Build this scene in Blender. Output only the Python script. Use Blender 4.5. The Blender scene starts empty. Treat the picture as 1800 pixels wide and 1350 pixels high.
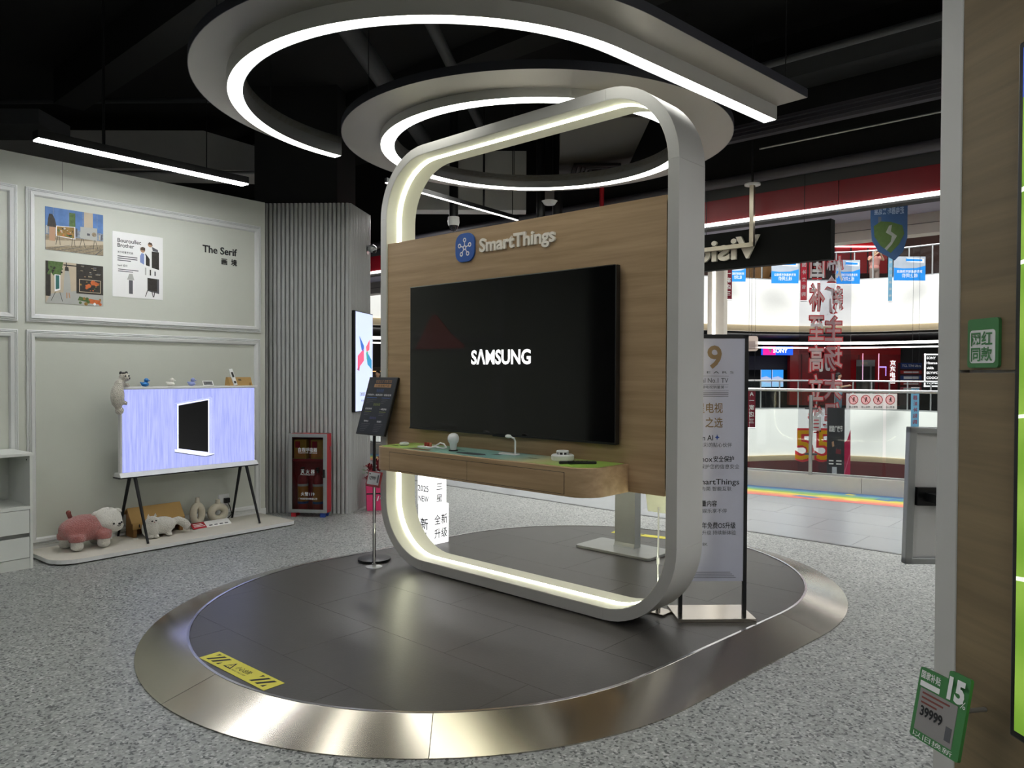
import bpy, bmesh, math, random
from mathutils import Vector, Matrix, Euler
random.seed(7)
SC = bpy.context.scene
COL = SC.collection
PI = math.pi
R = math.radians

# ---------------------------------------------------------------- camera
cam_d = bpy.data.cameras.new('camera')
cam = bpy.data.objects.new('camera', cam_d)
COL.objects.link(cam)
cam.location = (0, 0, 1.57)
cam.matrix_world = (Matrix.Translation((0, 0, 1.57)) @ Matrix.Rotation(R(90 - 0.87), 4, 'X')
                    @ Matrix.Rotation(R(0.23), 4, 'Z'))
cam_d.sensor_width = 36.0
cam_d.lens = 36.0 * 1320.0 / 1800.0
cam_d.clip_start = 0.02
cam_d.clip_end = 200
SC.camera = cam

# ---------------------------------------------------------------- world, exposure, large lights
w = bpy.data.worlds.new('world')
SC.world = w
w.use_nodes = True
w.node_tree.nodes['Background'].inputs[0].default_value = (0.9, 0.95, 1.0, 1)
w.node_tree.nodes['Background'].inputs[1].default_value = 0.035
SC.view_settings.view_transform = 'Standard'
SC.view_settings.look = 'None'
SC.view_settings.gamma = 1.0
SC.view_settings.use_curve_mapping = False
SC.view_settings.exposure = 1.62
SC.cycles.use_denoising = True
SC.cycles.adaptive_threshold = 0.07
SC.cycles.adaptive_min_samples = 16
SC.cycles.max_bounces = 5
SC.cycles.diffuse_bounces = 3
SC.cycles.glossy_bounces = 3
SC.cycles.transmission_bounces = 6
SC.cycles.transparent_max_bounces = 12
SC.cycles.caustics_reflective = False
SC.cycles.caustics_refractive = False
SC.cycles.sample_clamp_indirect = 6.0


def area_light(name, loc, rot, sx, sy, power, col=(1, 1, 1)):
    l = bpy.data.lights.new(name, 'AREA')
    l.shape = 'RECTANGLE'
    l.size, l.size_y, l.energy, l.color = sx, sy, power, col
    o = bpy.data.objects.new(name, l)
    COL.objects.link(o)
    o.location, o.rotation_euler = loc, rot
    return o


# unseen area light added overhead to brighten the mall atrium
area_light('atrium_fill_light', (6.5, 16.5, 13.0), (0, 0, R(-35)), 16, 14, 2300, (1, 0.99, 0.97))
# unseen area lights added under the ceiling, over the walkway between shop and atrium
for px, py in ((-1.6, 9.9), (1.0, 9.3), (2.6, 7.9), (6.2, 5.4)):
    area_light('corridor_area_light', (px, py, 3.5), (0, 0, R(-42)), 0.9, 0.5, 20, (1, 0.99, 0.97))

# ---------------------------------------------------------------- mesh helpers


def lin(c):
    return c / 12.92 if c <= 0.04045 else ((c + 0.055) / 1.055) ** 2.4


def C(h):
    h = h.lstrip('#')
    return tuple(lin(int(h[i:i + 2], 16) / 255.0) for i in (0, 2, 4)) + (1,)


MATS = {}


def mat(name, col, rough=0.55, metal=0.0, spec=0.5, var=0.06, vs=12.0, bump=0.0, bs=60.0, emit=0.0, ecol=None,
        alpha=1.0, trans=0.0, sheen=0.0, coat=0.0, aniso=None, stretch=None):
    """Principled material: colour with a little procedural variation, optional bump."""
    if name in MATS:
        return MATS[name]
    m = bpy.data.materials.new(name)
    MATS[name] = m
    m.use_nodes = True
    nt = m.node_tree
    b = nt.nodes['Principled BSDF']
    if isinstance(col, str):
        col = C(col)
    b.inputs['Roughness'].default_value = rough
    b.inputs['Metallic'].default_value = metal
    b.inputs['Specular IOR Level'].default_value = spec
    b.inputs['Sheen Weight'].default_value = sheen
    b.inputs['Coat Weight'].default_value = coat
    b.inputs['Transmission Weight'].default_value = trans
    b.inputs['Alpha'].default_value = alpha
    tc = nt.nodes.new('ShaderNodeTexCoord')
    mp = nt.nodes.new('ShaderNodeMapping')
    nt.links.new(tc.outputs['Object'], mp.inputs['Vector'])
    if stretch:
        mp.inputs['Scale'].default_value = stretch
    n = nt.nodes.new('ShaderNodeTexNoise')
    n.inputs['Scale'].default_value = vs
    n.inputs['Detail'].default_value = 4
    nt.links.new(mp.outputs['Vector'], n.inputs['Vector'])
    mx = nt.nodes.new('ShaderNodeMix')
    mx.data_type = 'RGBA'
    nt.links.new(n.outputs['Fac'], mx.inputs[0])
    mx.inputs[6].default_value = tuple(max(0, c * (1 - var)) for c in col[:3]) + (1,)
    mx.inputs[7].default_value = tuple(min(1, c * (1 + var)) for c in col[:3]) + (1,)
    nt.links.new(mx.outputs[2], b.inputs['Base Color'])
    if bump:
        n2 = nt.nodes.new('ShaderNodeTexNoise')
        n2.inputs['Scale'].default_value = bs
        n2.inputs['Detail'].default_value = 3
        nt.links.new(mp.outputs['Vector'], n2.inputs['Vector'])
        bp = nt.nodes.new('ShaderNodeBump')
        bp.inputs['Strength'].default_value = bump
        bp.inputs['Distance'].default_value = 0.02
        nt.links.new(n2.outputs['Fac'], bp.inputs['Height'])
        nt.links.new(bp.outputs['Normal'], b.inputs['Normal'])
    if emit:
        b.inputs['Emission Strength'].default_value = emit
        if ecol is None:
            nt.links.new(mx.outputs[2], b.inputs['Emission Color'])
        else:
            b.inputs['Emission Color'].default_value = C(ecol) if isinstance(ecol, str) else ecol
    return m


def glow(name, col, strength, lamp=False, big=False):
    """A surface that gives off light (lamp diffuser, lit screen print)."""
    new = name not in MATS
    m = mat(name, col, rough=0.6, emit=strength * (1.0 if lamp else 0.34), ecol=C(col) if isinstance(col, str) else col, var=0.01)
    if new and not lamp and not big:
        m.cycles.emission_sampling = 'NONE'
    return m


class B:
    """Collects verts and faces of one mesh."""

    def __init__(s):
        s.v, s.f = [], []

    def add(s, vs, fs):
        o = len(s.v)
        s.v += [tuple(v) for v in vs]
        s.f += [tuple(i + o for i in f) for f in fs]
        return s

    def box(s, x0, x1, y0, y1, z0, z1, m=None):
        vs = [Vector(p) for p in ((x0, y0, z0), (x1, y0, z0), (x1, y1, z0), (x0, y1, z0),
                                  (x0, y0, z1), (x1, y0, z1), (x1, y1, z1), (x0, y1, z1))]
        if m is not None:
            vs = [m @ v for v in vs]
        return s.add(vs, [(0, 3, 2, 1), (4, 5, 6, 7), (0, 1, 5, 4), (1, 2, 6, 5), (2, 3, 7, 6), (3, 0, 4, 7)])

    def prism(s, poly, a, b, axis='z', m=None):
        """2-D polygon extruded from a to b along an axis (z: xy, y: xz, x: yz)."""
        n = len(poly)

        def pt(p, h):
            v = {'z': Vector((p[0], p[1], h)), 'y': Vector((p[0], h, p[1])), 'x': Vector((h, p[0], p[1]))}[axis]
            return m @ v if m is not None else v
        vs = [pt(p, a) for p in poly] + [pt(p, b) for p in poly]
        fs = [tuple(range(n)), tuple(range(2 * n - 1, n - 1, -1))]
        fs += [(i, i + n, (i + 1) % n + n, (i + 1) % n) for i in range(n)]
        return s.add(vs, fs)

    def loft(s, rings, closed=True, caps=True, loop=False):
        n = len(rings[0])
        vs = [p for r in rings for p in r]
        fs = []
        k = len(rings)
        for i in range(k if loop else k - 1):
            a, b = i * n, ((i + 1) % k) * n
            for j in range(n if closed else n - 1):
                fs.append((a + j, a + (j + 1) % n, b + (j + 1) % n, b + j))
        if caps and closed and not loop:
            fs.append(tuple(range(n - 1, -1, -1)))
            fs.append(tuple(range((k - 1) * n, k * n)))
        return s.add(vs, fs)

    def tube(s, path, r, n=8, caps=True):
        path = [Vector(p) for p in path]
        rings = []
        up = None
        for i, p in enumerate(path):
            t = (path[min(i + 1, len(path) - 1)] - path[max(i - 1, 0)])
            if t.length < 1e-9:
                t = Vector((0, 0, 1))
            t.normalize()
            if up is None:
                up = Vector((0, 0, 1)) if abs(t.z) < 0.9 else Vector((1, 0, 0))
            a = t.cross(up).normalized()
            b_ = a.cross(t).normalized()
            up = b_
            rr = r[i] if isinstance(r, (list, tuple)) else r
            rings.append([p + a * (rr * math.cos(q)) + b_ * (rr * math.sin(q))
                          for q in (2 * PI * j / n for j in range(n))])
        return s.loft(rings, True, caps)

    def lathe(s, prof, n=20, c=(0, 0, 0), m=None):
        rings = []
        for r, z in prof:
            ring = [Vector((c[0] + max(r, 1e-5) * math.cos(2 * PI * j / n), c[1] + max(r, 1e-5) * math.sin(2 * PI * j / n), c[2] + z))
                    for j in range(n)]
            rings.append([m @ v for v in ring] if m is not None else ring)
        return s.loft(rings)

    def ball(s, c, r, n=14, k=9, m=None):
        if not isinstance(r, (tuple, list)):
            r = (r, r, r)
        M_ = Matrix.Translation(Vector(c)) @ (m.to_4x4() if m is not None else Matrix.Identity(4))
        rings = []
        for i in range(k + 1):
            t = PI * i / k
            rr, z = max(math.sin(t), 1e-3), -math.cos(t)
            rings.append([M_ @ Vector((r[0] * rr * math.cos(2 * PI * j / n), r[1] * rr * math.sin(2 * PI * j / n), r[2] * z)) for j in range(n)])
        return s.loft(rings)

    def quad(s, a, b, c, d):
        return s.add([a, b, c, d], [(0, 1, 2, 3)])

    def build(s, name, m, parent=None, smooth=False, bevel=0.0, seg=2, loc=None, rz=None):
        me = bpy.data.meshes.new(name)
        me.from_pydata([tuple(v) for v in s.v], [], s.f)
        bm = bmesh.new()
        bm.from_mesh(me)
        bmesh.ops.recalc_face_normals(bm, faces=bm.faces)
        bm.to_mesh(me)
        bm.free()
        if m is not None:
            me.materials.append(m)
        if smooth:
            for p in me.polygons:
                p.use_smooth = True
            me.set_sharp_from_angle(angle=R(38))
        o = bpy.data.objects.new(name, me)
        COL.objects.link(o)
        if parent is not None:
            o.parent = parent
        if loc is not None:
            o.location = loc
        if rz is not None:
            o.rotation_euler = (0, 0, rz)
        if bevel:
            bv = o.modifiers.new('bevel', 'BEVEL')
            bv.width, bv.segments, bv.limit_method = bevel, seg, 'ANGLE'
        return o


def tag(o, label=None, cat=None, group=None, kind=None):
    if label:
        o['label'] = label
    if cat:
        o['category'] = cat
    if group:
        o['group'] = group
    if kind:
        o['kind'] = kind
    return o


def thing(name, loc=(0, 0, 0), rz=0.0, label=None, cat=None, group=None, kind=None):
    o = bpy.data.objects.new(name, None)
    COL.objects.link(o)
    o.empty_display_size = 0.1
    o.location = loc
    o.rotation_euler = (0, 0, rz)
    return tag(o, label, cat, group, kind)


def copy_tree(o, parent=None):
    c = o.copy()
    COL.objects.link(c)
    c.parent = parent
    for ch in list(o.children):
        copy_tree(ch, c)
    return c


def part(o, name, m, parent=None, **k):
    return o.build(name, m, parent, **k)


def rrect(x0, x1, y0, y1, r, n=6):
    if not isinstance(r, (tuple, list)):
        r = (r,) * 4
    pts = []
    for (cx, cy, a0, rr) in ((x1 - r[0], y0 + r[0], -90, r[0]), (x1 - r[1], y1 - r[1], 0, r[1]),
                             (x0 + r[2], y1 - r[2], 90, r[2]), (x0 + r[3], y0 + r[3], 180, r[3])):
        if rr < 1e-6:
            pts.append((cx, cy))
            continue
        for i in range(n + 1):
            a = R(a0 + 90 * i / n)
            pts.append((cx + rr * math.cos(a), cy + rr * math.sin(a)))
    return pts


def arc(cx, cy, r, a0, a1, n):
    return [(cx + r * math.cos(R(a0 + (a1 - a0) * i / n)), cy + r * math.sin(R(a0 + (a1 - a0) * i / n))) for i in range(n + 1)]


_tc = bpy.data.curves.new('text_tmp', 'FONT')
_to = bpy.data.objects.new('text_tmp', _tc)
_ts = bpy.data.scenes.new('tmp')
_ts.collection.objects.link(_to)
_vl = _ts.view_layers[0]


def text(body, m, parent, loc, h=None, width=None, ext=0.0006, bold=0.0, al='L', plane='xz', mirror=False, name='lettering', rot=None, spacing=1.0, maxw=None):
    """Writing as a thin mesh. h: capital height in metres (0.7 em); al: L C R. The text faces -y in its parent."""
    _tc.body = body
    _tc.size = 1.0
    _tc.extrude = 0.0
    _tc.offset = bold
    _tc.resolution_u = 3
    _tc.space_character = spacing
    _vl.update()
    ev = _to.evaluated_get(_vl.depsgraph)
    tm = ev.to_mesh()
    vs = [v.co.copy() for v in tm.vertices]
    fs = [tuple(p.vertices) for p in tm.polygons]
    ev.to_mesh_clear()
    if not vs:
        return None
    xa, xb = min(v.x for v in vs), max(v.x for v in vs)
    sc = (h / 0.7) if h else width / (xb - xa)
    sx = sc if not (width and h) else width / (xb - xa)
    if maxw and (xb - xa) * sx > maxw:
        sx = maxw / (xb - xa)
    off = {'L': xa, 'C': (xa + xb) / 2, 'R': xb}[al]
    mm = -1 if mirror else 1
    P = []
    for v in vs:
        x, y = (v.x - off) * sx * mm, v.y * sc
        P.append((x, -ext, y) if plane == 'xz' else (x, y, ext))
    me = bpy.data.meshes.new(name)
    me.from_pydata(P, [], fs)
    bm = bmesh.new()
    bm.from_mesh(me)
    for f in bm.faces:
        f.normal_update()
        d = f.normal.y if plane == 'xz' else -f.normal.z
        if d > 0:
            f.normal_flip()
    if ext > 0.002:
        r = bmesh.ops.extrude_face_region(bm, geom=list(bm.faces))
        dv = Vector((0, ext, 0)) if plane == 'xz' else Vector((0, 0, -ext))
        bmesh.ops.translate(bm, verts=[e for e in r['geom'] if isinstance(e, bmesh.types.BMVert)], vec=dv)
        bmesh.ops.recalc_face_normals(bm, faces=bm.faces)
    bm.to_mesh(me)
    bm.free()
    me.materials.append(m)
    o = bpy.data.objects.new(name, me)
    COL.objects.link(o)
    o.parent = parent
    o.location = loc
    if rot is not None:
        o.rotation_euler = rot
    return o


def flat(poly, m, parent, y, name='print', plane='xz', z=0.0):
    """A printed patch: a flat polygon facing -y (or +z) in its parent."""
    b = B()
    vs = [(p[0], y, p[1]) for p in poly] if plane == 'xz' else [(p[0], p[1], z) for p in poly]
    b.add(vs, [tuple(range(len(vs)))])
    me = bpy.data.meshes.new(name)
    me.from_pydata(b.v, [], b.f)
    me.materials.append(m)
    o = bpy.data.objects.new(name, me)
    COL.objects.link(o)
    o.parent = parent
    return o


def rect(x0, x1, z0, z1):
    return [(x0, z0), (x1, z0), (x1, z1), (x0, z1)]


def blob(name, shapes, m, parent, voxel=0.012, smooth=4, disp=0.0, dscale=0.03):
    """One continuous soft body: overlapping volumes fused by a voxel remesh and smoothed."""
    b = B()
    for s_ in shapes:
        if s_[0] == 'b':
            b.ball(s_[1], s_[2], m=s_[3] if len(s_) > 3 else None)
        else:
            b.tube(s_[1], s_[2], 10)
    o = b.build(name, m, None)
    COL.objects.unlink(o)
    _ts.collection.objects.link(o)
    rm = o.modifiers.new('r', 'REMESH')
    rm.mode, rm.voxel_size = 'VOXEL', voxel
    sm = o.modifiers.new('s', 'SMOOTH')
    sm.iterations, sm.factor = smooth, 0.6
    if disp:
        tx = bpy.data.textures.new('fur', 'CLOUDS')
        tx.noise_scale = dscale
        dm = o.modifiers.new('d', 'DISPLACE')
        dm.texture, dm.strength, dm.mid_level = tx, disp, 0.5
    _vl.update()
    ev = o.evaluated_get(_vl.depsgraph)
    me = bpy.data.meshes.new_from_object(ev)
    _ts.collection.objects.unlink(o)
    COL.objects.link(o)
    o.modifiers.clear()
    o.data = me
    for p in me.polygons:
        p.use_smooth = True
    if not me.materials:
        me.materials.append(m)
    o.parent = parent
    return o


# ---------------------------------------------------------------- materials of the setting
def wood(name, c0, c1, stretch, rough=0.5):
    m = mat(name, c0, rough=rough, spec=0.35)
    nt = m.node_tree
    b = nt.nodes['Principled BSDF']
    tc = nt.nodes.new('ShaderNodeTexCoord')
    mp = nt.nodes.new('ShaderNodeMapping')
    mp.inputs['Scale'].default_value = stretch
    n = nt.nodes.new('ShaderNodeTexNoise')
    n.inputs['Scale'].default_value = 1.0
    n.inputs['Detail'].default_value = 6
    n.inputs['Roughness'].default_value = 0.62
    n.inputs['Distortion'].default_value = 0.35
    r = nt.nodes.new('ShaderNodeValToRGB')
    r.color_ramp.elements[0].position = 0.32
    r.color_ramp.elements[1].position = 0.68
    r.color_ramp.elements[0].color = C(c0)
    r.color_ramp.elements[1].color = C(c1)
    nt.links.new(tc.outputs['Object'], mp.inputs['Vector'])
    nt.links.new(mp.outputs['Vector'], n.inputs['Vector'])
    nt.links.new(n.outputs['Fac'], r.inputs['Fac'])
    nt.links.new(r.outputs['Color'], b.inputs['Base Color'])
    bp = nt.nodes.new('ShaderNodeBump')
    bp.inputs['Strength'].default_value = 0.08
    bp.inputs['Distance'].default_value = 0.01
    nt.links.new(n.outputs['Fac'], bp.inputs['Height'])
    nt.links.new(bp.outputs['Normal'], b.inputs['Normal'])
    return m


def terrazzo(name, scale, cols, rough):
    m = mat(name, '#909090', rough=rough, spec=0.5)
    nt = m.node_tree
    b = nt.nodes['Principled BSDF']
    tc = nt.nodes.new('ShaderNodeTexCoord')
    v = nt.nodes.new('ShaderNodeTexVoronoi')
    v.inputs['Scale'].default_value = scale
    sp = nt.nodes.new('ShaderNodeSeparateColor')
    r = nt.nodes.new('ShaderNodeValToRGB')
    r.color_ramp.interpolation = 'CONSTANT'
    el = r.color_ramp.elements
    while len(el) < len(cols):
        el.new(0.5)
    for e, (p, c) in zip(el, cols):
        e.position = p
        e.color = C(c)
    n = nt.nodes.new('ShaderNodeTexNoise')
    n.inputs['Scale'].default_value = 1.3
    mx = nt.nodes.new('ShaderNodeMix')
    mx.data_type = 'RGBA'
    mx.blend_type = 'MULTIPLY'
    mx.inputs[0].default_value = 0.25
    nt.links.new(tc.outputs['Object'], v.inputs['Vector'])
    nt.links.new(tc.outputs['Object'], n.inputs['Vector'])
    nt.links.new(v.outputs['Color'], sp.inputs['Color'])
    nt.links.new(sp.outputs['Red'], r.inputs['Fac'])
    nt.links.new(r.outputs['Color'], mx.inputs[6])
    nt.links.new(n.outputs['Fac'], mx.inputs[7])
    nt.links.new(mx.outputs[2], b.inputs['Base Color'])
    return m


m_floor = terrazzo('terrazzo', 88, ((0.0, '#585b5a'), (0.13, '#9c9f9b'), (0.45, '#aaadaa'), (0.74, '#888b88'), (0.92, '#c4c6c3')), 0.42)
m_corr = mat('corridor_tile', '#8d9093', rough=0.24, var=0.05, vs=2.5, bump=0.02, bs=20)
m_tile = mat('dark_tile', '#42403d', rough=0.36, var=0.12, vs=9, bump=0.03, bs=90)
m_grout = mat('tile_joint', '#3a3836', rough=0.8)
m_steel = mat('brushed_steel', '#b3ada2', rough=0.19, metal=1.0, var=0.02, vs=4)
m_steel_lip = mat('steel_lip', '#d5d5d8', rough=0.2, metal=1.0)
m_wood = wood('oak_veneer', '#a28763', '#bca07c', (1.1, 14, 22))
m_wood_r = wood('oak_veneer_partition', '#736349', '#897759', (14, 1.1, 26))
m_wall = mat('sage_wall', '#c6c9be', rough=0.75, var=0.03, vs=5, bump=0.03, bs=200)
m_mould = mat('moulding_white', '#d6d8d6', rough=0.5, var=0.02)
m_flute = mat('fluted_grey', '#a6a8a8', rough=0.5, var=0.05, vs=6)
m_black = mat('black_paint', '#0c0d0e', rough=0.7, var=0.2)
m_ceil = mat('black_ceiling', '#060707', rough=0.9, var=0.3, vs=3)
m_duct = mat('duct_charcoal', '#3a3c3e', rough=0.6, var=0.12, vs=5)
m_ductg = mat('duct_grey', '#b2b2ae', rough=0.75, var=0.12, vs=3, bump=0.1, bs=4)
m_white = mat('white_paint', '#e4e5e3', rough=0.45, var=0.02)
m_offwhite = mat('laminate_white', '#dcdfda', rough=0.4, var=0.02)
m_cream = mat('cream_edge', '#d8d2c4', rough=0.5)
m_letter = mat('letter_cream', '#f2ebde', rough=0.5)
m_silver = mat('silver_grey_lacquer', '#c0bfba', rough=0.4, metal=0.1, var=0.03, vs=4)
m_frame_in = mat('frame_inner_white', '#d3d3c6', rough=0.5, var=0.02)
m_blackmetal = mat('black_metal', '#141517', rough=0.4, metal=0.3)
m_blackpl = mat('black_plastic', '#0e0f10', rough=0.35)
m_chrome = mat('chrome', '#d8d8d8', rough=0.12, metal=1.0)
m_alu = mat('aluminium', '#b9bcbd', rough=0.35, metal=0.8, var=0.04)
m_red = mat('fascia_red', '#7d1420', rough=0.4, var=0.06)
m_redpaint = mat('red_paint', '#b3202c', rough=0.35)
m_led = glow('led_diffuser', (1.0, 1.0, 0.93, 1), 4.6, True)
m_led_frame = glow('led_diffuser_warm', (1.0, 1.0, 0.74, 1), 4.8, True)
m_led_cool = glow('led_diffuser_cool', (0.97, 0.98, 1.0, 1), 14.0, True)
m_led_dim = glow('led_line_dim', (1.0, 0.98, 0.94, 1), 1.6, True)
m_ink = mat('ink_black', '#17181a', rough=0.7)
m_inkgrey = mat('ink_grey', '#55565a', rough=0.7)
m_inkbrown = mat('ink_bronze', '#8a7350', rough=0.5, metal=0.2)
m_inkwhite = mat('ink_white', '#f0f0f0', rough=0.6)
m_paper = mat('paper_white', '#e6e6e4', rough=0.7, var=0.015)


def glass(name, tint, a, rough=0.03):
    """Thin clear sheet: mostly see-through with a real mirror sheen."""
    if name in MATS:
        return MATS[name]
    m = bpy.data.materials.new(name)
    MATS[name] = m
    m.use_nodes = True
    nt = m.node_tree
    nt.nodes.remove(nt.nodes['Principled BSDF'])
    out = nt.nodes['Material Output']
    t = nt.nodes.new('ShaderNodeBsdfTransparent')
    t.inputs[0].default_value = tint
    g = nt.nodes.new('ShaderNodeBsdfGlossy')
    g.inputs['Roughness'].default_value = rough
    f = nt.nodes.new('ShaderNodeFresnel')
    f.inputs[0].default_value = 1.45
    mul = nt.nodes.new('ShaderNodeMath')
    mul.operation = 'MULTIPLY'
    mul.inputs[1].default_value = a
    mx = nt.nodes.new('ShaderNodeMixShader')
    nt.links.new(f.outputs[0], mul.inputs[0])
    nt.links.new(mul.outputs[0], mx.inputs[0])
    nt.links.new(t.outputs[0], mx.inputs[1])
    nt.links.new(g.outputs[0], mx.inputs[2])
    nt.links.new(mx.outputs[0], out.inputs[0])
    return m




def translucent(name, col):
    """Printed film or fabric that lets light through from behind."""
    if name in MATS:
        return MATS[name]
    m = mat(name, col, rough=0.6, var=0.03)
    nt = m.node_tree
    b = nt.nodes['Principled BSDF']
    t = nt.nodes.new('ShaderNodeBsdfTranslucent')
    t.inputs[0].default_value = C(col)
    mx = nt.nodes.new('ShaderNodeMixShader')
    mx.inputs[0].default_value = 0.55
    nt.links.new(b.outputs[0], mx.inputs[1])
    nt.links.new(t.outputs[0], mx.inputs[2])
    nt.links.new(mx.outputs[0], nt.nodes['Material Output'].inputs[0])
    return m


m_glass = glass('clear_glass', (0.95, 0.98, 0.97, 1), 0.8)
m_film = glass('clear_film', (0.86, 0.86, 0.88, 1), 0.8, 0.1)
m_tglass = glass('tinted_glass', (0.75, 0.75, 0.75, 1), 0.8)

# frames of reference: T = the television wall, W = the left showroom wall (local x along the wall, -y out of it)
T0, TA = (-0.975, 5.929, 0.0), R(-42.25)
W0, WA = (-2.677, 8.142, 0.0), R(51.0)
PZ = 0.07                                   # top of the round platform


def tloc(u, n, z=0.0):
    """Point at u along the television wall, n out of it."""
    return (T0[0] + u * math.cos(TA) + n * math.sin(TA), T0[1] + u * math.sin(TA) - n * math.cos(TA), z)


def wloc(u, n, z=0.0):
    return (W0[0] + u * math.cos(WA) + n * math.sin(WA), W0[1] + u * math.sin(WA) - n * math.cos(WA), z)


# ================================================================ the setting
EY = 3.37                                   # shop front, along the television wall's depth
fl = B().prism([(-11, -13), (9, -13), (9, EY), (-11, EY)], -0.2, 0.0).build('floor', m_floor, loc=T0, rz=TA)
tag(fl, kind='structure')
fc = thing('floor_corridor', T0, TA, kind='structure')
B().prism([(-13, EY), (13, EY), (13, 6.33 + 0.167 * 13), (-13, 6.33 - 0.167 * 13)], -0.25, -0.004).build('bed', m_grout, fc)


def clip(poly, hull):
    out = poly
    n = len(hull)
    for i in range(n):
        a, b_ = hull[i], hull[(i + 1) % n]
        src, out = out, []
        for j in range(len(src)):
            p, q = src[j], src[(j + 1) % len(src)]
            sp = (b_ - a).cross(p - a)
            sq = (b_ - a).cross(q - a)
            if sp >= 0:
                out.append(p)
            if (sp >= 0) != (sq >= 0):
                out.append(p + (q - p) * (sp / (sp - sq)))
        if not out:
            return []
    return out


chull = [Vector(q_) for q_ in ((-13, EY), (13, EY), (13, 6.33 + 0.167 * 13), (-13, 6.33 - 0.167 * 13))]
for j_ in range(6):
    for i_ in range(-9, 9):
        ox, oy = (i_ + 0.5 * (j_ % 2)) * 1.2, EY + 0.6 * j_
        if i_ in (-9, 8):
            continue
        q_ = clip([Vector((ox + dx, oy + dy)) for dx, dy in ((0.0015, 0.0015), (1.1985, 0.0015), (1.1985, 0.5985), (0.0015, 0.5985))], chull)
        if len(q_) >= 3:
            B().prism([tuple(p_) for p_ in q_], -0.01, 0.0).build('tile', m_corr, fc)
o = B().box(-11, 9, EY - 0.02, EY + 0.02, 0.0, 0.003).build('trim_1', mat('threshold_dark', '#4a4b4c', rough=0.4), loc=T0, rz=TA)
tag(o, 'dark metal threshold strip in the floor at the shop entrance', kind='structure')
o = B().box(-11, 9, -13, EY, 4.8, 4.95).build('ceiling', m_ceil, loc=T0, rz=TA)
tag(o, kind='structure')
o = B().box(-13, 13, EY + 0.12, 6.6, 3.55, 3.75).build('ceiling_corridor', mat('soffit_lilac_grey', '#9c98a6', rough=0.8), loc=T0, rz=TA)
tag(o, kind='structure')
# the space over the shop front, and the closed stretch behind the showroom wall
o = B().box(-11, 9, EY, EY + 0.12, 3.40, 4.8).build('wall_front_upper', m_ceil, loc=T0, rz=TA)
tag(o, kind='structure')
o = B().box(-11, -5.25, EY, EY + 0.12, 0, 3.40).build('wall_front', m_black, loc=T0, rz=TA)
tag(o, kind='structure')
m_rear = mat('rear_wall_taupe', '#c6beb0', rough=0.8, var=0.08, vs=2)
o = B().box(-11, 9, -13.1, -13, 0, 4.8).build('wall_rear', m_rear, loc=T0, rz=TA)
tag(o, kind='structure')
o = B().box(8.9, 9, -13, EY, 0, 4.8).build('wall_right', m_rear, loc=T0, rz=TA)
tag(o, kind='structure')
o = B().box(-11.1, -11, -13, EY, 0, 4.8).build('wall_far_left', m_rear, loc=T0, rz=TA)
tag(o, kind='structure')

# red fascia panels over the shop opening with the light line under them
fa = thing('wall_fascia', T0, TA, kind='structure')
xs = [-5.2 + 1.5 * i for i in range(10)]
for a, b_ in zip(xs[:-1], xs[1:]):
    B().box(a + 0.004, b_ - 0.004, EY - 0.06, EY, 3.10, 3.325).build('panel', m_red, fa)
B().box(-5.2, 8.3, EY - 0.05, EY + 0.1, 3.325, 3.45).build('upper_channel', m_duct, fa)
B().box(-5.2, 8.3, EY - 0.07, EY - 0.02, 3.072, 3.10).build('light_line', m_led_dim, fa)
B().box(-5.2, 8.3, EY - 0.02, EY + 0.12, 3.05, 3.10).build('soffit_board', m_black, fa)

# ---------------------------------------------------------------- left showroom wall with framed mouldings
wl = thing('wall_left', W0, WA, kind='structure')
B().box(-6.5, 0.0, 0.0, 0.12, 0, 3.395).build('wall_board', m_wall, wl)
B().box(-2.002, -1.998, -0.0015, 0.0, 3.14, 3.395).build('board_joint', mat('joint_shadow', '#8f918b'), wl)


def moulding(x0, x1, z0, z1, name='moulding'):
    """Picture-frame moulding: four mitred lengths with a stepped section."""
    sec = [(0.0, 0.0), (0.0, 0.012), (0.008, 0.016), (0.014, 0.010), (0.020, 0.020), (0.028, 0.012), (0.034, 0.026), (0.058, 0.022), (0.066, 0.010), (0.070, 0.0)]
    cs = [(x0, z0, 1, 1), (x1, z0, -1, 1), (x1, z1, -1, -1), (x0, z1, 1, -1)]
    for i in range(4):
        rings = []
        for (cx, cz, sx, sz) in (cs[i], cs[(i + 1) % 4]):
            rings.append([Vector((cx + sx * d, -h, cz + sz * d)) for d, h in sec])
        B().loft(rings).build(name, m_mould, wl)


moulding(-2.288, -0.058, 1.985, 3.125)
moulding(-2.288, -0.065, 0.068, 1.918)
moulding(-4.60, -2.350, 1.985, 3.125)
moulding(-4.60, -2.350, 0.068, 1.918)
bb = B().box(-6.5, 0.0, -0.012, 0.0, 0.0, 0.09).build('baseboard_left', m_mould, loc=W0, rz=WA)
tag(bb, kind='structure')

# ---------------------------------------------------------------- fluted column with the black structural pillar above it
col = thing('wall_column', (0, 0, 0), 0, kind='structure')
CA, CB, CC = Vector((-2.80, 8.345)), Vector((-1.80, 8.30)), Vector((-1.705, 8.97))
CD = Vector((-2.70, 9.2))
B().prism([CA + Vector((0.02, 0.02)), CB + Vector((-0.02, 0.02)), CC + Vector((-0.02, 0)), CD], 0.0, 3.42).build('core', m_flute, col)


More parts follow.
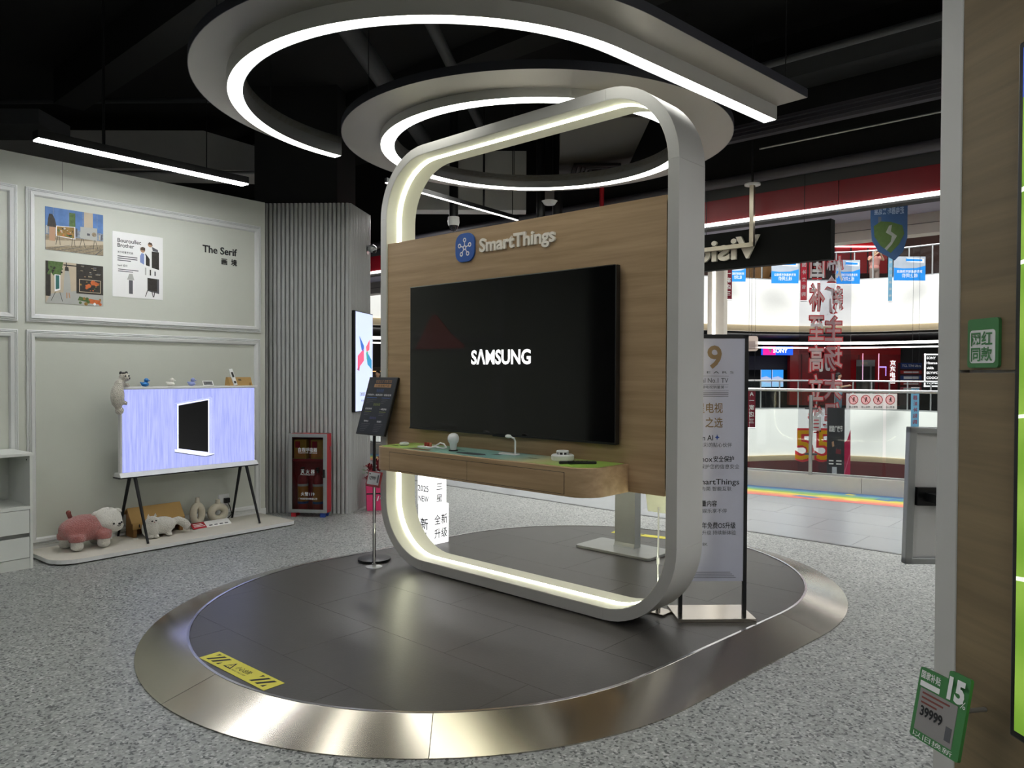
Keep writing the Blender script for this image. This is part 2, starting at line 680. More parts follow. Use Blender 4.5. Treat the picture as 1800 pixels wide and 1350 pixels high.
def slats(p, q, n, rad):
    d = (q - p) / n
    for i in range(n):
        c = p + d * (i + 0.5)
        b = B()
        k = 7
        nrm = Vector((d.y, -d.x)).normalized()
        t = d.normalized()
        hw = d.length * 0.43
        poly = []
        for j in range(k):
            a = PI * j / (k - 1)
            poly.append(c + t * (hw * math.cos(a)) + nrm * (rad * math.sin(a)))
        poly += [c - t * hw - nrm * 0.012, c + t * hw - nrm * 0.012]
        b.prism([tuple(x) for x in poly], 0.0, 3.43)
        b.build('slat', m_flute, col, smooth=True)


slats(CA, CB, 21, 0.016)
slats(CB, CC, 14, 0.02)
o = B().prism([(-2.93, 8.55), (-1.98, 8.50), (-1.9, 9.1), (-2.8, 9.3)], 3.42, 4.8).build('trim_pillar', m_black)
tag(o, 'black structural pillar rising over the fluted column', kind='structure')

# ---------------------------------------------------------------- right-hand partition: oak panels with a white end board
pv = Vector((-0.098, 1.0)).normalized()
PA = math.atan2(pv.y, pv.x) - PI / 2        # local +y runs along the partition away from the camera
PO = (0.9585, 0.0, 0.0)
pt = thing('wall_partition', PO, PA, kind='structure')
B().box(0.01, 0.42, -2.4, 1.375, 0, 4.2).build('core', m_white, pt)
B().box(0.0, 0.01, -2.4, 1.388, 1.578, 4.2).build('oak_panel', m_wood_r, pt)
B().box(0.0, 0.01, -2.4, 1.388, 0.0, 1.573).build('oak_panel', m_wood_r, pt)
B().box(-0.002, 0.42, 1.389, 1.447, 0, 4.2).build('end_board', m_silver, pt, bevel=0.002)

# ================================================================ the round platform
S1, S2, SR = Vector((-0.40, 4.84)), Vector((0.615, 5.80)), 1.562
SAX = (S2 - S1).normalized()
SANG = math.degrees(math.atan2(SAX.y, SAX.x))


def stad(r, n=48):
    return ([Vector(p) for p in arc(S2.x, S2.y, r, SANG - 90, SANG + 90, n)] +
            [Vector(p) for p in arc(S1.x, S1.y, r, SANG + 90, SANG + 270, n)])


pl = thing('display_platform', (0, 0, 0), 0, 'low stadium-shaped platform of dark grey tiles with a sloping steel rim', 'platform')
B().prism([tuple(p) for p in stad(SR - 0.01)], 0.0, PZ - 0.006).build('base', m_grout, pl)
ia, oa = stad(SR), stad(SR + 0.262)
ib = stad(SR - 0.015)
N_ = len(ia)
cuts = [0, 12, 49, 58, 74, 86, N_]
for a, b_ in zip(cuts[:-1], cuts[1:]):
    rings = []
    for i in range(a, b_ + 1):
        j = i % N_
        e = 0.0
        rings.append([Vector((ia[j].x, ia[j].y, PZ + 0.002)), Vector((oa[j].x, oa[j].y, 0.006)), Vector((oa[j].x, oa[j].y, 0.0)), Vector((ia[j].x, ia[j].y, 0.0))])
    # a hair-wide seam between neighbouring plates
    for k, f in ((0, 0.012), (-1, 0.012)):
        o2 = rings[1] if k == 0 else rings[-2]
        rings[k] = [p + (q - p).normalized() * min(0.0015, (q - p).length * 0.5) for p, q in zip(rings[k], o2)]
    B().loft(rings).build('ramp_plate', m_steel, pl, smooth=True)
rings = []
for i in range(N_):
    rings.append([Vector((ib[i].x, ib[i].y, PZ - 0.01)), Vector((ib[i].x, ib[i].y, PZ + 0.004)), Vector((ia[i].x, ia[i].y, PZ + 0.004)), Vector((ia[i].x, ia[i].y, PZ - 0.01))])
B().loft(rings, loop=True).build('edge_strip', m_steel_lip, pl, smooth=True)


hull = stad(SR - 0.016, 24)
tu, tv = Vector((math.cos(TA), math.sin(TA))), Vector((-math.sin(TA), math.cos(TA)))
for j in range(-6, 9):
    for i in range(-4, 5):
        ox = (i + 0.5 * (j % 2)) * 1.2
        oy = j * 0.6
        q = [S1 + tu * (ox + dx) + tv * (oy + dy) for dx, dy in ((0.001, 0.001), (1.199, 0.001), (1.199, 0.599), (0.001, 0.599))]
        q = clip(q, hull)
        if len(q) >= 3:
            B().prism([tuple(p) for p in q], PZ - 0.008, PZ).build('tile', m_tile, pl)

# yellow step warning stuck on the platform
ss = thing('warning_sticker', (-1.36, 3.75, PZ + 0.001), R(-40.5), 'yellow and black striped step warning sticker on the platform', 'sticker')
m_yel = mat('sticker_yellow', '#d8cf3a', rough=0.45)
B().box(-0.31, 0.31, -0.056, 0.056, 0, 0.0012).build('sheet', m_yel, ss)
for sx in (-1, 1):
    for k in range(4):
        x = sx * 0.21 + (k - 1.5) * 0.05
        w0, w1 = (-0.038, 0.038)
        pl_ = [(x - 0.038, w0), (x - 0.014, w0), (x + 0.038, w1), (x + 0.014, w1)]
        if k == 0:
            pl_ = [(x + 0.018, 0.012), (x + 0.036, w1), (x + 0.014, w1)]
        if k == 3:
            pl_ = [(x - 0.038, w0), (x - 0.014, w0), (x - 0.018, -0.01)]
        flat(pl_, m_ink, ss, 0, 'stripe', 'xy', 0.0018)
flat([(-0.115, -0.03), (-0.045, -0.03), (-0.08, 0.032)], m_ink, ss, 0, 'triangle', 'xy', 0.0018)
flat([(-0.103, -0.023), (-0.057, -0.023), (-0.08, 0.018)], m_yel, ss, 0, 'triangle_inner', 'xy', 0.0022)
text('!', m_ink, ss, (-0.08, -0.02, 0.0022), h=0.024, bold=0.02, al='C', plane='xy')
text('小心台阶', m_ink, ss, (-0.035, -0.008, 0.0018), h=0.026, bold=0.01, plane='xy', width=0.125)
text('MIND THE STEP', m_ink, ss, (-0.035, -0.032, 0.0018), h=0.010, plane='xy', width=0.125)

# ================================================================ the big rounded display frame
df = thing('television_surround', T0, TA, 'tall silver rounded-rectangle frame with a light line along its inner face', 'display frame')
FX0, FX1, FZ0, FZ1, FR = -0.085, 2.577, 0.078, 3.272, 0.50
FY0, FY1 = -0.012, 0.283


def fpath(d):
    """Eight runs (straight, corner, ...) of the rounded rectangle inset by d, in x z."""
    x0, x1, z0, z1, r = FX0 + d, FX1 - d, FZ0 + d, FZ1 - d, FR - d
    k = 14
    return [[(x0 + r, z0), (x1 - r, z0)], arc(x1 - r, z0 + r, r, -90, 0, k), [(x1, z0 + r), (x1, z1 - r)], arc(x1 - r, z1 - r, r, 0, 90, k),
            [(x1 - r, z1), (x0 + r, z1)], arc(x0 + r, z1 - r, r, 90, 180, k), [(x0, z1 - r), (x0, z0 + r)], arc(x0 + r, z0 + r, r, 180, 270, k)]


po, pi_ = fpath(0.0), fpath(0.068)
for run_o, run_i in zip(po, pi_):
    rings = []
    for a, b_ in zip(run_o, run_i):
        rings.append([Vector((a[0], FY0, a[1])), Vector((b_[0], FY0, b_[1])), Vector((b_[0], FY1, b_[1])), Vector((a[0], FY1, a[1]))])
    for k, j in ((0, 1), (-1, -2)):
        rings[k] = [p + (q - p).normalized() * min(0.0006, (q - p).length * 0.4) for p, q in zip(rings[k], rings[j])]
    B().loft(rings).build('frame_segment', m_silver, df, smooth=True)


def floop(d0, d1, y0, y1, name, m):
    a = [p for run in fpath(d0) for p in run[:-1]]
    b_ = [p for run in fpath(d1) for p in run[:-1]]
    rings = [[Vector((p[0], y0, p[1])), Vector((q[0], y0, q[1])), Vector((q[0], y1, q[1])), Vector((p[0], y1, p[1]))] for p, q in zip(a, b_)]
    return B().loft(rings, loop=True).build(name, m, df, smooth=True)


floop(0.0685, 0.072, FY0 + 0.002, FY1 - 0.001, 'inner_liner', m_frame_in)
floop(0.0715, 0.0775, 0.098, 0.134, 'light_strip', m_led_frame)
# oak back panel held in the frame
B().box(-0.010, 2.492, 0.0, 0.04, 0.87, 2.578).build('back_panel', m_wood, df)
B().box(-0.012, 2.505, 0.010, 0.036, 0.90, 2.55).build('panel_core', m_blackmetal, df)
# shelf desk on the panel
dk = B()
poly = rrect(0.31, 2.25, -0.385, -0.001, (0.15, 0.0, 0.0, 0.10), 10)
dk.prism(poly, 0.868, 1.035)
desk = dk.build('shelf_desk', m_wood, df, smooth=True, bevel=0.004)
B().box(0.497, 2.071, -0.3862, -0.37, 0.880, 1.006).build('drawer_gap', m_blackpl, desk)
for a, b_ in ((0.50, 1.2815), (1.2845, 2.068)):
    B().box(a, b_, -0.3872, -0.372, 0.8825, 1.0035).build('drawer_front', m_wood, desk)
# round app badge and raised lettering
m_blue = mat('badge_blue', '#2a5db0', rough=0.35)
badge = B().prism(rrect(0.777, 0.968, 2.352, 2.556, 0.07, 8), -0.016, 0.0, 'y').build('app_badge', m_blue, df, bevel=0.003)
cx, cz = 0.873, 2.447
hub = [(cx + 0.054 * math.cos(R(90 + 72 * k)), cz + 0.006 + 0.054 * math.sin(R(90 + 72 * k))) for k in range(5)]
for hx, hz in hub:
    d = Vector((cx - hx, 0, cz + 0.006 - hz)).normalized()
    p0, p1 = Vector((hx, 0, hz)) + d * 0.014, Vector((cx, 0, cz + 0.006)) - d * 0.016
    nn = Vector((-d.z, 0, d.x)) * 0.004
    flat([((p0 + nn).x, (p0 + nn).z), ((p1 + nn).x, (p1 + nn).z), ((p1 - nn).x, (p1 - nn).z), ((p0 - nn).x, (p0 - nn).z)], m_inkwhite, badge, -0.0165, 'spoke')
for hx, hz, rr in [(a, b_, 0.0165) for a, b_ in hub] + [(cx, cz + 0.006, 0.018)]:
    flat(arc(hx, hz, rr, 0, 345, 23), m_inkwhite, badge, -0.0168, 'ring')
    flat(arc(hx, hz, rr * 0.48, 0, 345, 23), m_blue, badge, -0.0171, 'ring_centre')
text('SmartThings', m_letter, df, (1.018, -0.001, 2.408), h=0.088, width=0.676, ext=0.016, bold=0.03, name='raised_lettering')

# the big black television
tv = thing('television', tloc(0, 0), TA, 'large black wall television with white logo start screen on the oak panel', 'television')
B().box(0.34, 2.197, -0.066, -0.022, 1.147, 2.207).build('body', m_blackpl, tv, bevel=0.003)
B().box(0.9, 1.65, -0.03, -0.0, 1.35, 1.95).build('wall_mount', m_blackmetal, tv)
scr = B().box(0.347, 2.190, -0.0685, -0.064, 1.160, 2.201).build('screen', mat('screen_glass_black', '#050607', rough=0.08, spec=0.6, var=0.0), tv)
B().box(0.34, 2.197, -0.070, -0.06, 1.147, 1.159).build('lower_bezel', m_blackpl, tv)
B().box(0.34, 2.197, -0.070, -0.06, 2.2015, 2.207).build('upper_trim', m_chrome, tv)
B().box(1.20, 1.34, -0.066, -0.05, 1.139, 1.147).build('sensor', m_blackpl, tv)
m_logo = glow('screen_white', '#ffffff', 1.4)
text('SΛMSUNG', m_logo, tv, (1.27, -0.0692, 1.629), h=0.092, width=0.545, bold=0.03, al='C')
m_dimred = mat('screen_dim_red', '#060404', rough=0.1, emit=0.010, ecol='#b01820')
flat([(0.40, 1.74), (0.47, 1.83), (0.555, 1.95), (0.60, 1.99), (0.64, 1.985), (0.70, 1.93), (0.80, 1.84), (0.93, 1.76), (0.93, 1.74)], m_dimred, scr, -0.0690, 'picture')

# ================================================================ suspended light rings


def hook_pts(r):
    c = (-0.42, 5.49)
    p = [Vector(q) for q in arc(c[0], c[1], r, 136.5, 312.4, 60)]
    d = Vector((math.cos(R(42.4)), math.sin(R(42.4))))
    p += [p[-1] + d * (1.765 * t) for t in (0.25, 0.5, 0.75, 1.0)]
    return p


def ring_pts(r):
    return [Vector(q) for q in arc(0.195, 6.41, r, 0, 360, 96)[:-1]]


def band(fn, r0, r1, z0, z1, name, m, parent, loop):
    a, b_ = fn(r0), fn(r1)
    rings = [[Vector((p.x, p.y, z0)), Vector((q.x, q.y, z0)), Vector((q.x, q.y, z1)), Vector((p.x, p.y, z1))] for p, q in zip(a, b_)]
    return B().loft(rings, loop=loop).build(name, m, parent, smooth=True)


m_rim = mat('rim_shade_grey', '#3b3c44', rough=0.5)  # dark grey stands in for shade on the silver outer edge
m_wire = mat('steel_wire', '#2c2d2f', rough=0.4, metal=0.5)
m_lower = mat('silver_panel', '#a19d95', rough=0.42, metal=0.3, var=0.04, vs=2)
for fn, lp, R_, zp, zl, lo, nm, lb, wires in (
        (hook_pts, False, (1.79, 1.557, 1.452), 3.53, 3.43, 0.06, 'pendant_light', 'silver hook-shaped suspended light sweeping into a straight arm, nearest the viewer', (8, 24, 40, 52, 64)),
        (ring_pts, True, (1.615, 1.305, 1.185), 3.50, 3.435, 0.06, 'pendant_light', 'silver full-circle suspended ring light above the display frame', (4, 26, 50, 74))):
    t = thing(nm, (0, 0, 0), 0, lb, 'ceiling light')
    band(fn, R_[2], R_[0] - 0.004, zp, zp + lo, 'panel', m_lower, t, lp)
    band(fn, R_[0] - 0.004, R_[0], zp, zp + lo, 'rim', m_rim, t, lp)
    band(fn, R_[1] - 0.006, R_[1], zl, zp, 'profile_side', m_silver, t, lp)
    band(fn, R_[2], R_[2] + 0.006, zl, zp + lo, 'profile_side', m_alu, t, lp)
    band(fn, R_[2] + 0.006, R_[1] - 0.006, zl + 0.002, zl + 0.012, 'diffuser', m_led, t, lp)
    if not lp:
        for k, e in ((0, 1), (-1, -2)):
            q0, q1 = fn(R_[2])[k], fn(R_[1])[k]
            B().tube([(q0.x, q0.y, 3.48), (q1.x, q1.y, 3.48)], 0.003, 4).build('end_cap', m_alu, t)
    pts = fn((R_[0] + R_[2]) / 2)
    for k in wires:
        p = pts[k]
        B().tube([(p.x, p.y, zp + lo - 0.01), (p.x, p.y, 4.8)], 0.004, 5).build('suspension_wire', m_wire, t)


def linear_lamp(p0, p1, label, wdt=0.075, h=0.07, m=None, hang=(0.28, 0.78), group=None):
    p0, p1 = Vector(p0), Vector(p1)
    L = (p1 - p0).length
    a = math.atan2(p1.y - p0.y, p1.x - p0.x)
    t = thing('linear_lamp', p0, a, label, 'ceiling light', group)
    B().box(0, L, -wdt / 2, wdt / 2, 0.008, h).build('housing', m_blackmetal, t)
    B().box(0.004, L - 0.004, -wdt / 2 + 0.004, wdt / 2 - 0.004, 0, 0.010).build('diffuser', m or m_led_cool, t)
    for k, x in enumerate((L * hang[0], L * hang[1])):
        B().tube([(x, 0, h - 0.005), (x, 0, 4.8 - p0.z)], 0.012 if k == 0 else 0.004, 6).build('hanger', m_blackmetal, t)
    return t


linear_lamp(wloc(-2.5, 0.86, 3.3), wloc(-0.757, 0.86, 3.3), 'black linear pendant lamp hanging in front of the pale showroom wall', 0.11)
linear_lamp((-1.164, 6.905, 3.3), (0.057, 8.581, 3.3), 'thin linear lamp far back, seen through the silver frame', 0.03, 0.05, m_led_dim, (0.70, 0.95))
# unseen lamps added around the viewpoint to brighten upright surfaces
ld = Vector((math.cos(R(51)), math.sin(R(51)), 0))
for q in ((-4.4, 1.0), (-2.6, -0.4), (-0.9, -2.2), (1.0, -3.6), (-4.6, -2.4), (-2.4, -4.6), (2.2, 1.2), (3.4, -0.8), (3.2, 3.0), (5.2, 2.4)):
    linear_lamp(Vector((q[0], q[1], 3.3)), Vector((q[0], q[1], 3.3)) + ld * 2.1, 'added linear fill lamp, out of view around the viewpoint', 0.1, 0.07, None, (0.28, 0.78), 'added fill lamps')

# ================================================================ left showroom display
st = thing('display_stage', W0, WA, 'low pale board stage along the showroom wall', 'stage')
poly = rrect(-2.30, -0.07, -0.66, -0.013, (0.05, 0.0, 0.0, 0.2), 8)
B().prism(poly, 0.010, 0.045).build('board', mat('stage_board', '#cdc9bd', rough=0.55, var=0.05, vs=6), st, bevel=0.002)
B().prism(poly, 0.0125, 0.0435).build('edge_band', m_white, st)
st.children[1].scale = (1.0008, 1.0015, 1)
B().prism(rrect(-2.27, -0.1, -0.63, -0.02, 0.1), 0.0, 0.011).build('plinth', m_black, st)

SZ = 0.045
# easel television
sf = thing('easel_television', wloc(0, 0, 0), WA, 'white-framed television on black tripod legs showing a lilac picture', 'television')
ib_ = B()
ib_.box(-1.655, -0.315, -0.315, -0.255, 0.635, 1.41)
ib_.build('body', m_white, sf, bevel=0.012)
B().prism(rrect(-1.672, -0.298, -0.345, -0.205, 0.03), 1.408, 1.428).build('top_shelf', m_white, sf, bevel=0.004)
B().add([(-1.668, -0.318, 0.66), (-0.302, -0.318, 0.66), (-0.302, -0.350, 0.622), (-1.668, -0.350, 0.622),
         (-1.668, -0.23, 0.66), (-0.302, -0.23, 0.66), (-0.302, -0.20, 0.622), (-1.668, -0.20, 0.622)],
        [(0, 1, 2, 3), (4, 7, 6, 5), (0, 4, 5, 1), (3, 2, 6, 7), (0, 3, 7, 4), (1, 5, 6, 2)]).build('bottom_shelf', m_white, sf)
B().prism(rrect(-1.68, -0.29, -0.352, -0.195, 0.03), 0.612, 0.6225).build('base_plate', m_blackmetal, sf)
scm = glow('lilac_screen', (0.47, 0.53, 1.0, 1), 0.98, big=True)
nt = scm.node_tree
bs = nt.nodes['Principled BSDF']
bs.inputs['Base Color'].default_value = (0.01, 0.01, 0.01, 1)
for l in list(bs.inputs['Base Color'].links):
    nt.links.remove(l)
tcn = nt.nodes.new('ShaderNodeTexCoord')
mpn = nt.nodes.new('ShaderNodeMapping')
mpn.inputs['Scale'].default_value = (70, 1, 3)
nn_ = nt.nodes.new('ShaderNodeTexNoise')
nn_.inputs['Scale'].default_value = 1.6
nn_.inputs['Detail'].default_value = 3
rp = nt.nodes.new('ShaderNodeValToRGB')
rp.color_ramp.elements[0].position, rp.color_ramp.elements[1].position = 0.3, 0.7
rp.color_ramp.elements[0].color, rp.color_ramp.elements[1].color = (0.36, 0.41, 0.92, 1), (0.55, 0.60, 1.0, 1)
nt.links.new(tcn.outputs['Object'], mpn.inputs['Vector'])
nt.links.new(mpn.outputs['Vector'], nn_.inputs['Vector'])
nt.links.new(nn_.outputs['Fac'], rp.inputs['Fac'])
nt.links.new(rp.outputs['Color'], bs.inputs['Emission Color'])
scs = B().box(-1.64, -0.33, -0.3175, -0.31, 0.662, 1.404).build('screen', scm, sf)
m_sblack = mat('screen_black', '#0a0a0c', rough=0.3)
m_sw = glow('screen_pale', (0.72, 0.76, 1.0, 1), 1.0)
m_sl = glow('screen_lilac_shade', (0.40, 0.44, 0.93, 1), 0.9)
flat([(-1.145, 0.818), (-0.79, 0.750), (-0.79, 1.31), (-1.145, 1.262)], m_sl, scs, -0.3178, 'picture')
flat([(-1.14, 0.83), (-0.82, 0.77), (-0.82, 1.305), (-1.14, 1.262)], m_sw, scs, -0.3180, 'picture')
flat([(-1.127, 0.843), (-0.832, 0.784), (-0.832, 1.291), (-1.127, 1.248)], m_sblack, scs, -0.3183, 'picture')
flat([(-1.165, 1.262), (-0.80, 1.312), (-0.77, 1.318), (-0.82, 1.322), (-1.165, 1.272)], m_sl, scs, -0.3184, 'picture')
flat([(-1.165, 0.812), (-0.86, 0.745), (-0.77, 0.758), (-0.77, 0.768), (-0.83, 0.772), (-1.165, 0.838)], m_sw, scs, -0.3184, 'picture')
flat([(-1.165, 0.808), (-0.86, 0.741), (-0.77, 0.753), (-0.77, 0.759), (-0.86, 0.747), (-1.165, 0.814)], m_sblack, scs, -0.3186, 'picture')
for (u0, n0, u1, n1) in ((-1.53, 0.315, -1.525, 0.552), (-1.535, 0.225, -1.555, 0.03), (-0.42, 0.315, -0.385, 0.50), (-0.43, 0.225, -0.41, 0.03)):
    B().tube([(u0, -n0, 0.616), (u1, -n1, SZ)], [0.016, 0.0105], 10).build('leg', m_blackmetal, sf, smooth=True)
B().box(-0.97, -0.93, -0.335, -0.315, 0.606, 0.613).build('sensor', m_blackpl, sf)

# white plush clinging to the television's corner
m_plush = mat('plush_white', '#d6d0c2', rough=0.95, sheen=0.5, var=0.12, vs=40, bump=0.9, bs=120)
m_plushh = mat('plush_head_white', '#e0ddd4', rough=0.95, sheen=0.4, var=0.08, vs=50, bump=0.7, bs=140)
lm = thing('plush_toy', wloc(-1.69, 0.36, 1.20), WA, 'white long-bodied plush with black ears clinging to the corner of the easel television', 'plush toy')
blob('body', [('b', (-0.018, -0.02, 0.15), (0.058, 0.05, 0.11)), ('b', (0.0, -0.015, 0.24), (0.042, 0.04, 0.06)), ('b', (0.045, -0.01, 0.315), (0.045, 0.042, 0.042)),
              ('b', (0.065, -0.03, 0.305), (0.025, 0.03, 0.02)), ('t', [(0.01, -0.01, 0.25), (0.06, 0.02, 0.245), (0.105, 0.03, 0.244)], [0.022, 0.02, 0.016]),
              ('t', [(0.0, -0.02, 0.09), (0.04, -0.03, 0.09), (0.06, -0.03, 0.085)], 0.018), ('b', (0.0, -0.02, 0.022), 0.036), ('t', [(-0.01, -0.02, 0.07), (0, -0.02, 0.02)], 0.02)],
     m_plush, lm, 0.008, 3, 0.006, 0.012)
for ex, ey in ((0.018, -0.005), (0.068, 0.0)):
    B().ball((ex, ey, 0.352), (0.013, 0.01, 0.016)).build('ear', m_blackpl, lm, smooth=True)
B().ball((0.035, -0.02, 0.352), (0.022, 0.02, 0.008)).build('forehead_patch', m_blackpl, lm, smooth=True)
for ex in (0.038, 0.068):
    B().ball((ex, -0.052, 0.327), 0.007).build('eye', m_blackpl, lm, smooth=True)
B().ball((0.07, -0.06, 0.308), 0.006).build('nose', m_blackpl, lm, smooth=True)

# little ducks, price tag and boxed remote along the top shelf
TZ_ = 1.428


def duck(u, m, label):
    t = thing('toy_duck', wloc(u, 0.27, TZ_), WA, label, 'toy duck', 'toy ducks on the easel television')
    B().ball((0, 0, 0.022), (0.036, 0.026, 0.022)).ball((0.012, 0, 0.058), 0.021).build('body', m, t, smooth=True)
    B().ball((0.036, 0, 0.054), (0.012, 0.011, 0.005)).build('beak', m, t, smooth=True)
    B().tube([(-0.025, 0, 0.03), (-0.045, 0, 0.04)], [0.014, 0.004], 8).build('tail', m, t, smooth=True)
    return t


duck(-1.416, mat('duck_blue', '#1d6fb4', rough=0.3), 'deep blue toy duck on the easel television')
duck(-1.177, mat('duck_white', '#e4e2da', rough=0.3), 'white toy duck on the easel television')
duck(-0.971, mat('duck_lilac', '#8a96c9', rough=0.3), 'lilac toy duck on the easel television')
et = thing('price_tag', wloc(-0.80, 0.27, TZ_), WA, 'small grey price display leaning on top of the easel television', 'price tag')
mx_ = Matrix.Rotation(R(-28), 4, 'X')
B().box(-0.055, 0.055, -0.004, 0.004, 0.0, 0.055, mx_).build('case', m_white, et)
B().box(-0.045, 0.045, -0.0046, -0.003, 0.008, 0.047, mx_).build('display', mat('epaper_grey', '#77787a', rough=0.6), et)
text('¥3999', m_ink, et, (-0.03, -0.0075, 0.022), h=0.014, rot=(R(-28), 0, 0))
B().box(-0.02, 0.02, 0.0, 0.03, 0.0, 0.012).build('foot', m_white, et)
m_kraft = mat('kraft_card', '#b08d56', rough=0.8, var=0.06)
m_kraftd = mat('kraft_card_brown', '#8c6436', rough=0.8, var=0.06)
rb = thing('remote_box', wloc(-0.475, 0.27, TZ_), WA, 'slanted kraft cardboard stand at the end of the easel television', 'cardboard stand')
B().prism([(-0.05, 0.0), (0.05, 0.0), (0.03, 0.085), (-0.012, 0.085)], -0.125, 0.125, 'x').build('stand', m_kraft, rb)
mx_ = Matrix.Translation((0, -0.0505, 0)) @ Matrix.Rotation(R(-24), 4, 'X')
for z_, wd in ((0.070, 0.03), (0.060, 0.032)):
    B().box(-0.02, -0.02 + wd, -0.001, 0.0, z_ - 0.003, z_ + 0.003, mx_).build('print_line', m_ink, rb)
B().box(0.060, 0.076, -0.001, 0.0, 0.02, 0.065, mx_ @ Matrix.Translation((0.02, 0, -0.01)) @ Matrix.Rotation(R(18), 4, 'Y')).build('print_remote', m_kraftd, rb)
rm_ = thing('remote_control', wloc(-0.545, 0.325, TZ_ + 0.012), WA, 'slim white remote control leaning on the kraft stand', 'remote control')
mx_ = Matrix.Rotation(R(-20), 4, 'X') @ Matrix.Rotation(R(-8), 4, 'Y')
B().box(-0.02, 0.02, -0.007, 0.007, -0.008, 0.165, mx_).build('case', m_white, rm_, bevel=0.004)
B().box(-0.011, 0.011, -0.0085, -0.006, 0.075, 0.13, mx_).build('key_pad', m_blackpl, rm_)
B().box(-0.011, 0.011, -0.0085, -0.006, 0.01, 0.035, mx_).build('key_pad', m_blackpl, rm_)

# pink-jumpered plush lamb
m_pink = mat('plush_pink', '#b5716c', rough=0.95, sheen=0.5, var=0.12, vs=60, bump=0.9, bs=110)
lb_ = thing('plush_toy', wloc(-1.93, 0.29, SZ), WA, 'big white plush lamb in a pink fleece jumper on the stage', 'plush toy')
legs = [(-0.13, 0.10), (-0.13, -0.03), (0.0, -0.12), (0.11, -0.08), (0.12, 0.09)]
legs = [(-0.13, 0.10), (-0.11, -0.09), (0.10, -0.10), (0.11, 0.09)]
sh = [('b', (0.155, -0.03, 0.215), (0.125, 0.115, 0.118)), ('b', (0.20, -0.075, 0.175), (0.075, 0.07, 0.06)), ('b', (0.0, 0.0, 0.15), (0.19, 0.11, 0.085)),
      ('t', [(0.1, 0, 0.15), (0.15, -0.02, 0.2)], 0.08)]
for lx, ly in legs:
    sh.append(('t', [(lx, ly, 0.12), (lx, ly, 0.03)], [0.05, 0.05]))
    sh.append(('b', (lx, ly, 0.042), (0.054, 0.056, 0.042)))
blob('body', sh, m_plushh, lb_, 0.012, 4, 0.006, 0.015)
sh = [('b', (-0.02, 0.0, 0.175), (0.205, 0.135, 0.115)), ('b', (0.10, -0.01, 0.14), (0.11, 0.125, 0.09))]
for lx, ly in legs:
    sh.append(('t', [(lx, ly, 0.14), (lx, ly, 0.08)], [0.066, 0.066]))
blob('jumper', sh, m_pink, lb_, 0.012, 4, 0.008, 0.015)
blob('tail', [('t', [(-0.12, 0.02, 0.27), (-0.135, 0.02, 0.315)], [0.02, 0.017]), ('b', (-0.135, 0.02, 0.318), 0.022)], mat('plush_tail', '#8a4f48', rough=0.95, bump=0.8, bs=120), lb_, 0.008, 2)
for sx, yy in ((0.255, -0.02), (0.06, -0.03)):
    B().ball((sx, yy, 0.29), (0.035, 0.02, 0.018), m=Matrix.Rotation(R(25 if sx > 0.1 else -25), 3, 'Y')).build('ear', m_plushh, lb_, smooth=True)
for ex, ey in ((0.165, -0.146), (0.238, -0.125)):
    B().ball((ex, ey, 0.20), 0.0085).build('eye', m_blackpl, lb_, smooth=True)
B().ball((0.213, -0.146, 0.195), (0.012, 0.008, 0.008)).build('nose', m_blackpl, lb_, smooth=True)
B().tube([(0.195, -0.146, 0.182), (0.208, -0.148, 0.172), (0.222, -0.144, 0.18)], 0.0025, 5).build('mouth', m_blackpl, lb_)
B().box(0.14, 0.155, -0.135, -0.128, 0.07, 0.12).build('care_label', m_paper, lb_)

# white cat plush
m_cat = mat('plush_cat', '#dedad0', rough=0.95, sheen=0.6, var=0.08, vs=40, bump=0.9, bs=150)
ct = thing('plush_toy', wloc(-1.34, 0.33, SZ), WA, 'fluffy white plush cat with a bushy tail on the stage', 'plush toy')
sh = [('b', (0.04, 0.0, 0.10), (0.135, 0.08, 0.082)), ('b', (-0.065, -0.01, 0.09), (0.075, 0.075, 0.088)), ('b', (-0.06, -0.035, 0.16), (0.058, 0.048, 0.046)),
      ('t', [(0.15, 0.01, 0.115), (0.20, 0.0, 0.125), (0.25, -0.02, 0.095), (0.285, -0.03, 0.05)], [0.035, 0.038, 0.042, 0.035])]
for lx, ly in ((-0.085, -0.04), (-0.035, -0.045), (0.09, -0.035), (0.11, 0.03)):
    sh.append(('t', [(lx, ly, 0.09), (lx, ly, 0.02)], 0.026))
    sh.append(('b', (lx, ly - 0.012, 0.018), (0.028, 0.034, 0.018)))
blob('body', sh, m_cat, ct, 0.009, 3, 0.007, 0.012)
for ex in (-0.092, -0.03):
    B().add([(ex - 0.016, -0.03, 0.197), (ex + 0.016, -0.03, 0.197), (ex, -0.018, 0.197), (ex + 0.002, -0.028, 0.228)], [(0, 1, 2), (0, 3, 1), (1, 3, 2), (2, 3, 0)]).build('ear', m_cat, ct)
for ex in (-0.08, -0.045):
    B().ball((ex, -0.08, 0.166), (0.009, 0.005, 0.006)).build('eye', m_blackpl, ct, smooth=True)
B().ball((-0.062, -0.084, 0.154), (0.005, 0.004, 0.004)).build('nose', mat('nose_pink', '#a86a62'), ct, smooth=True)

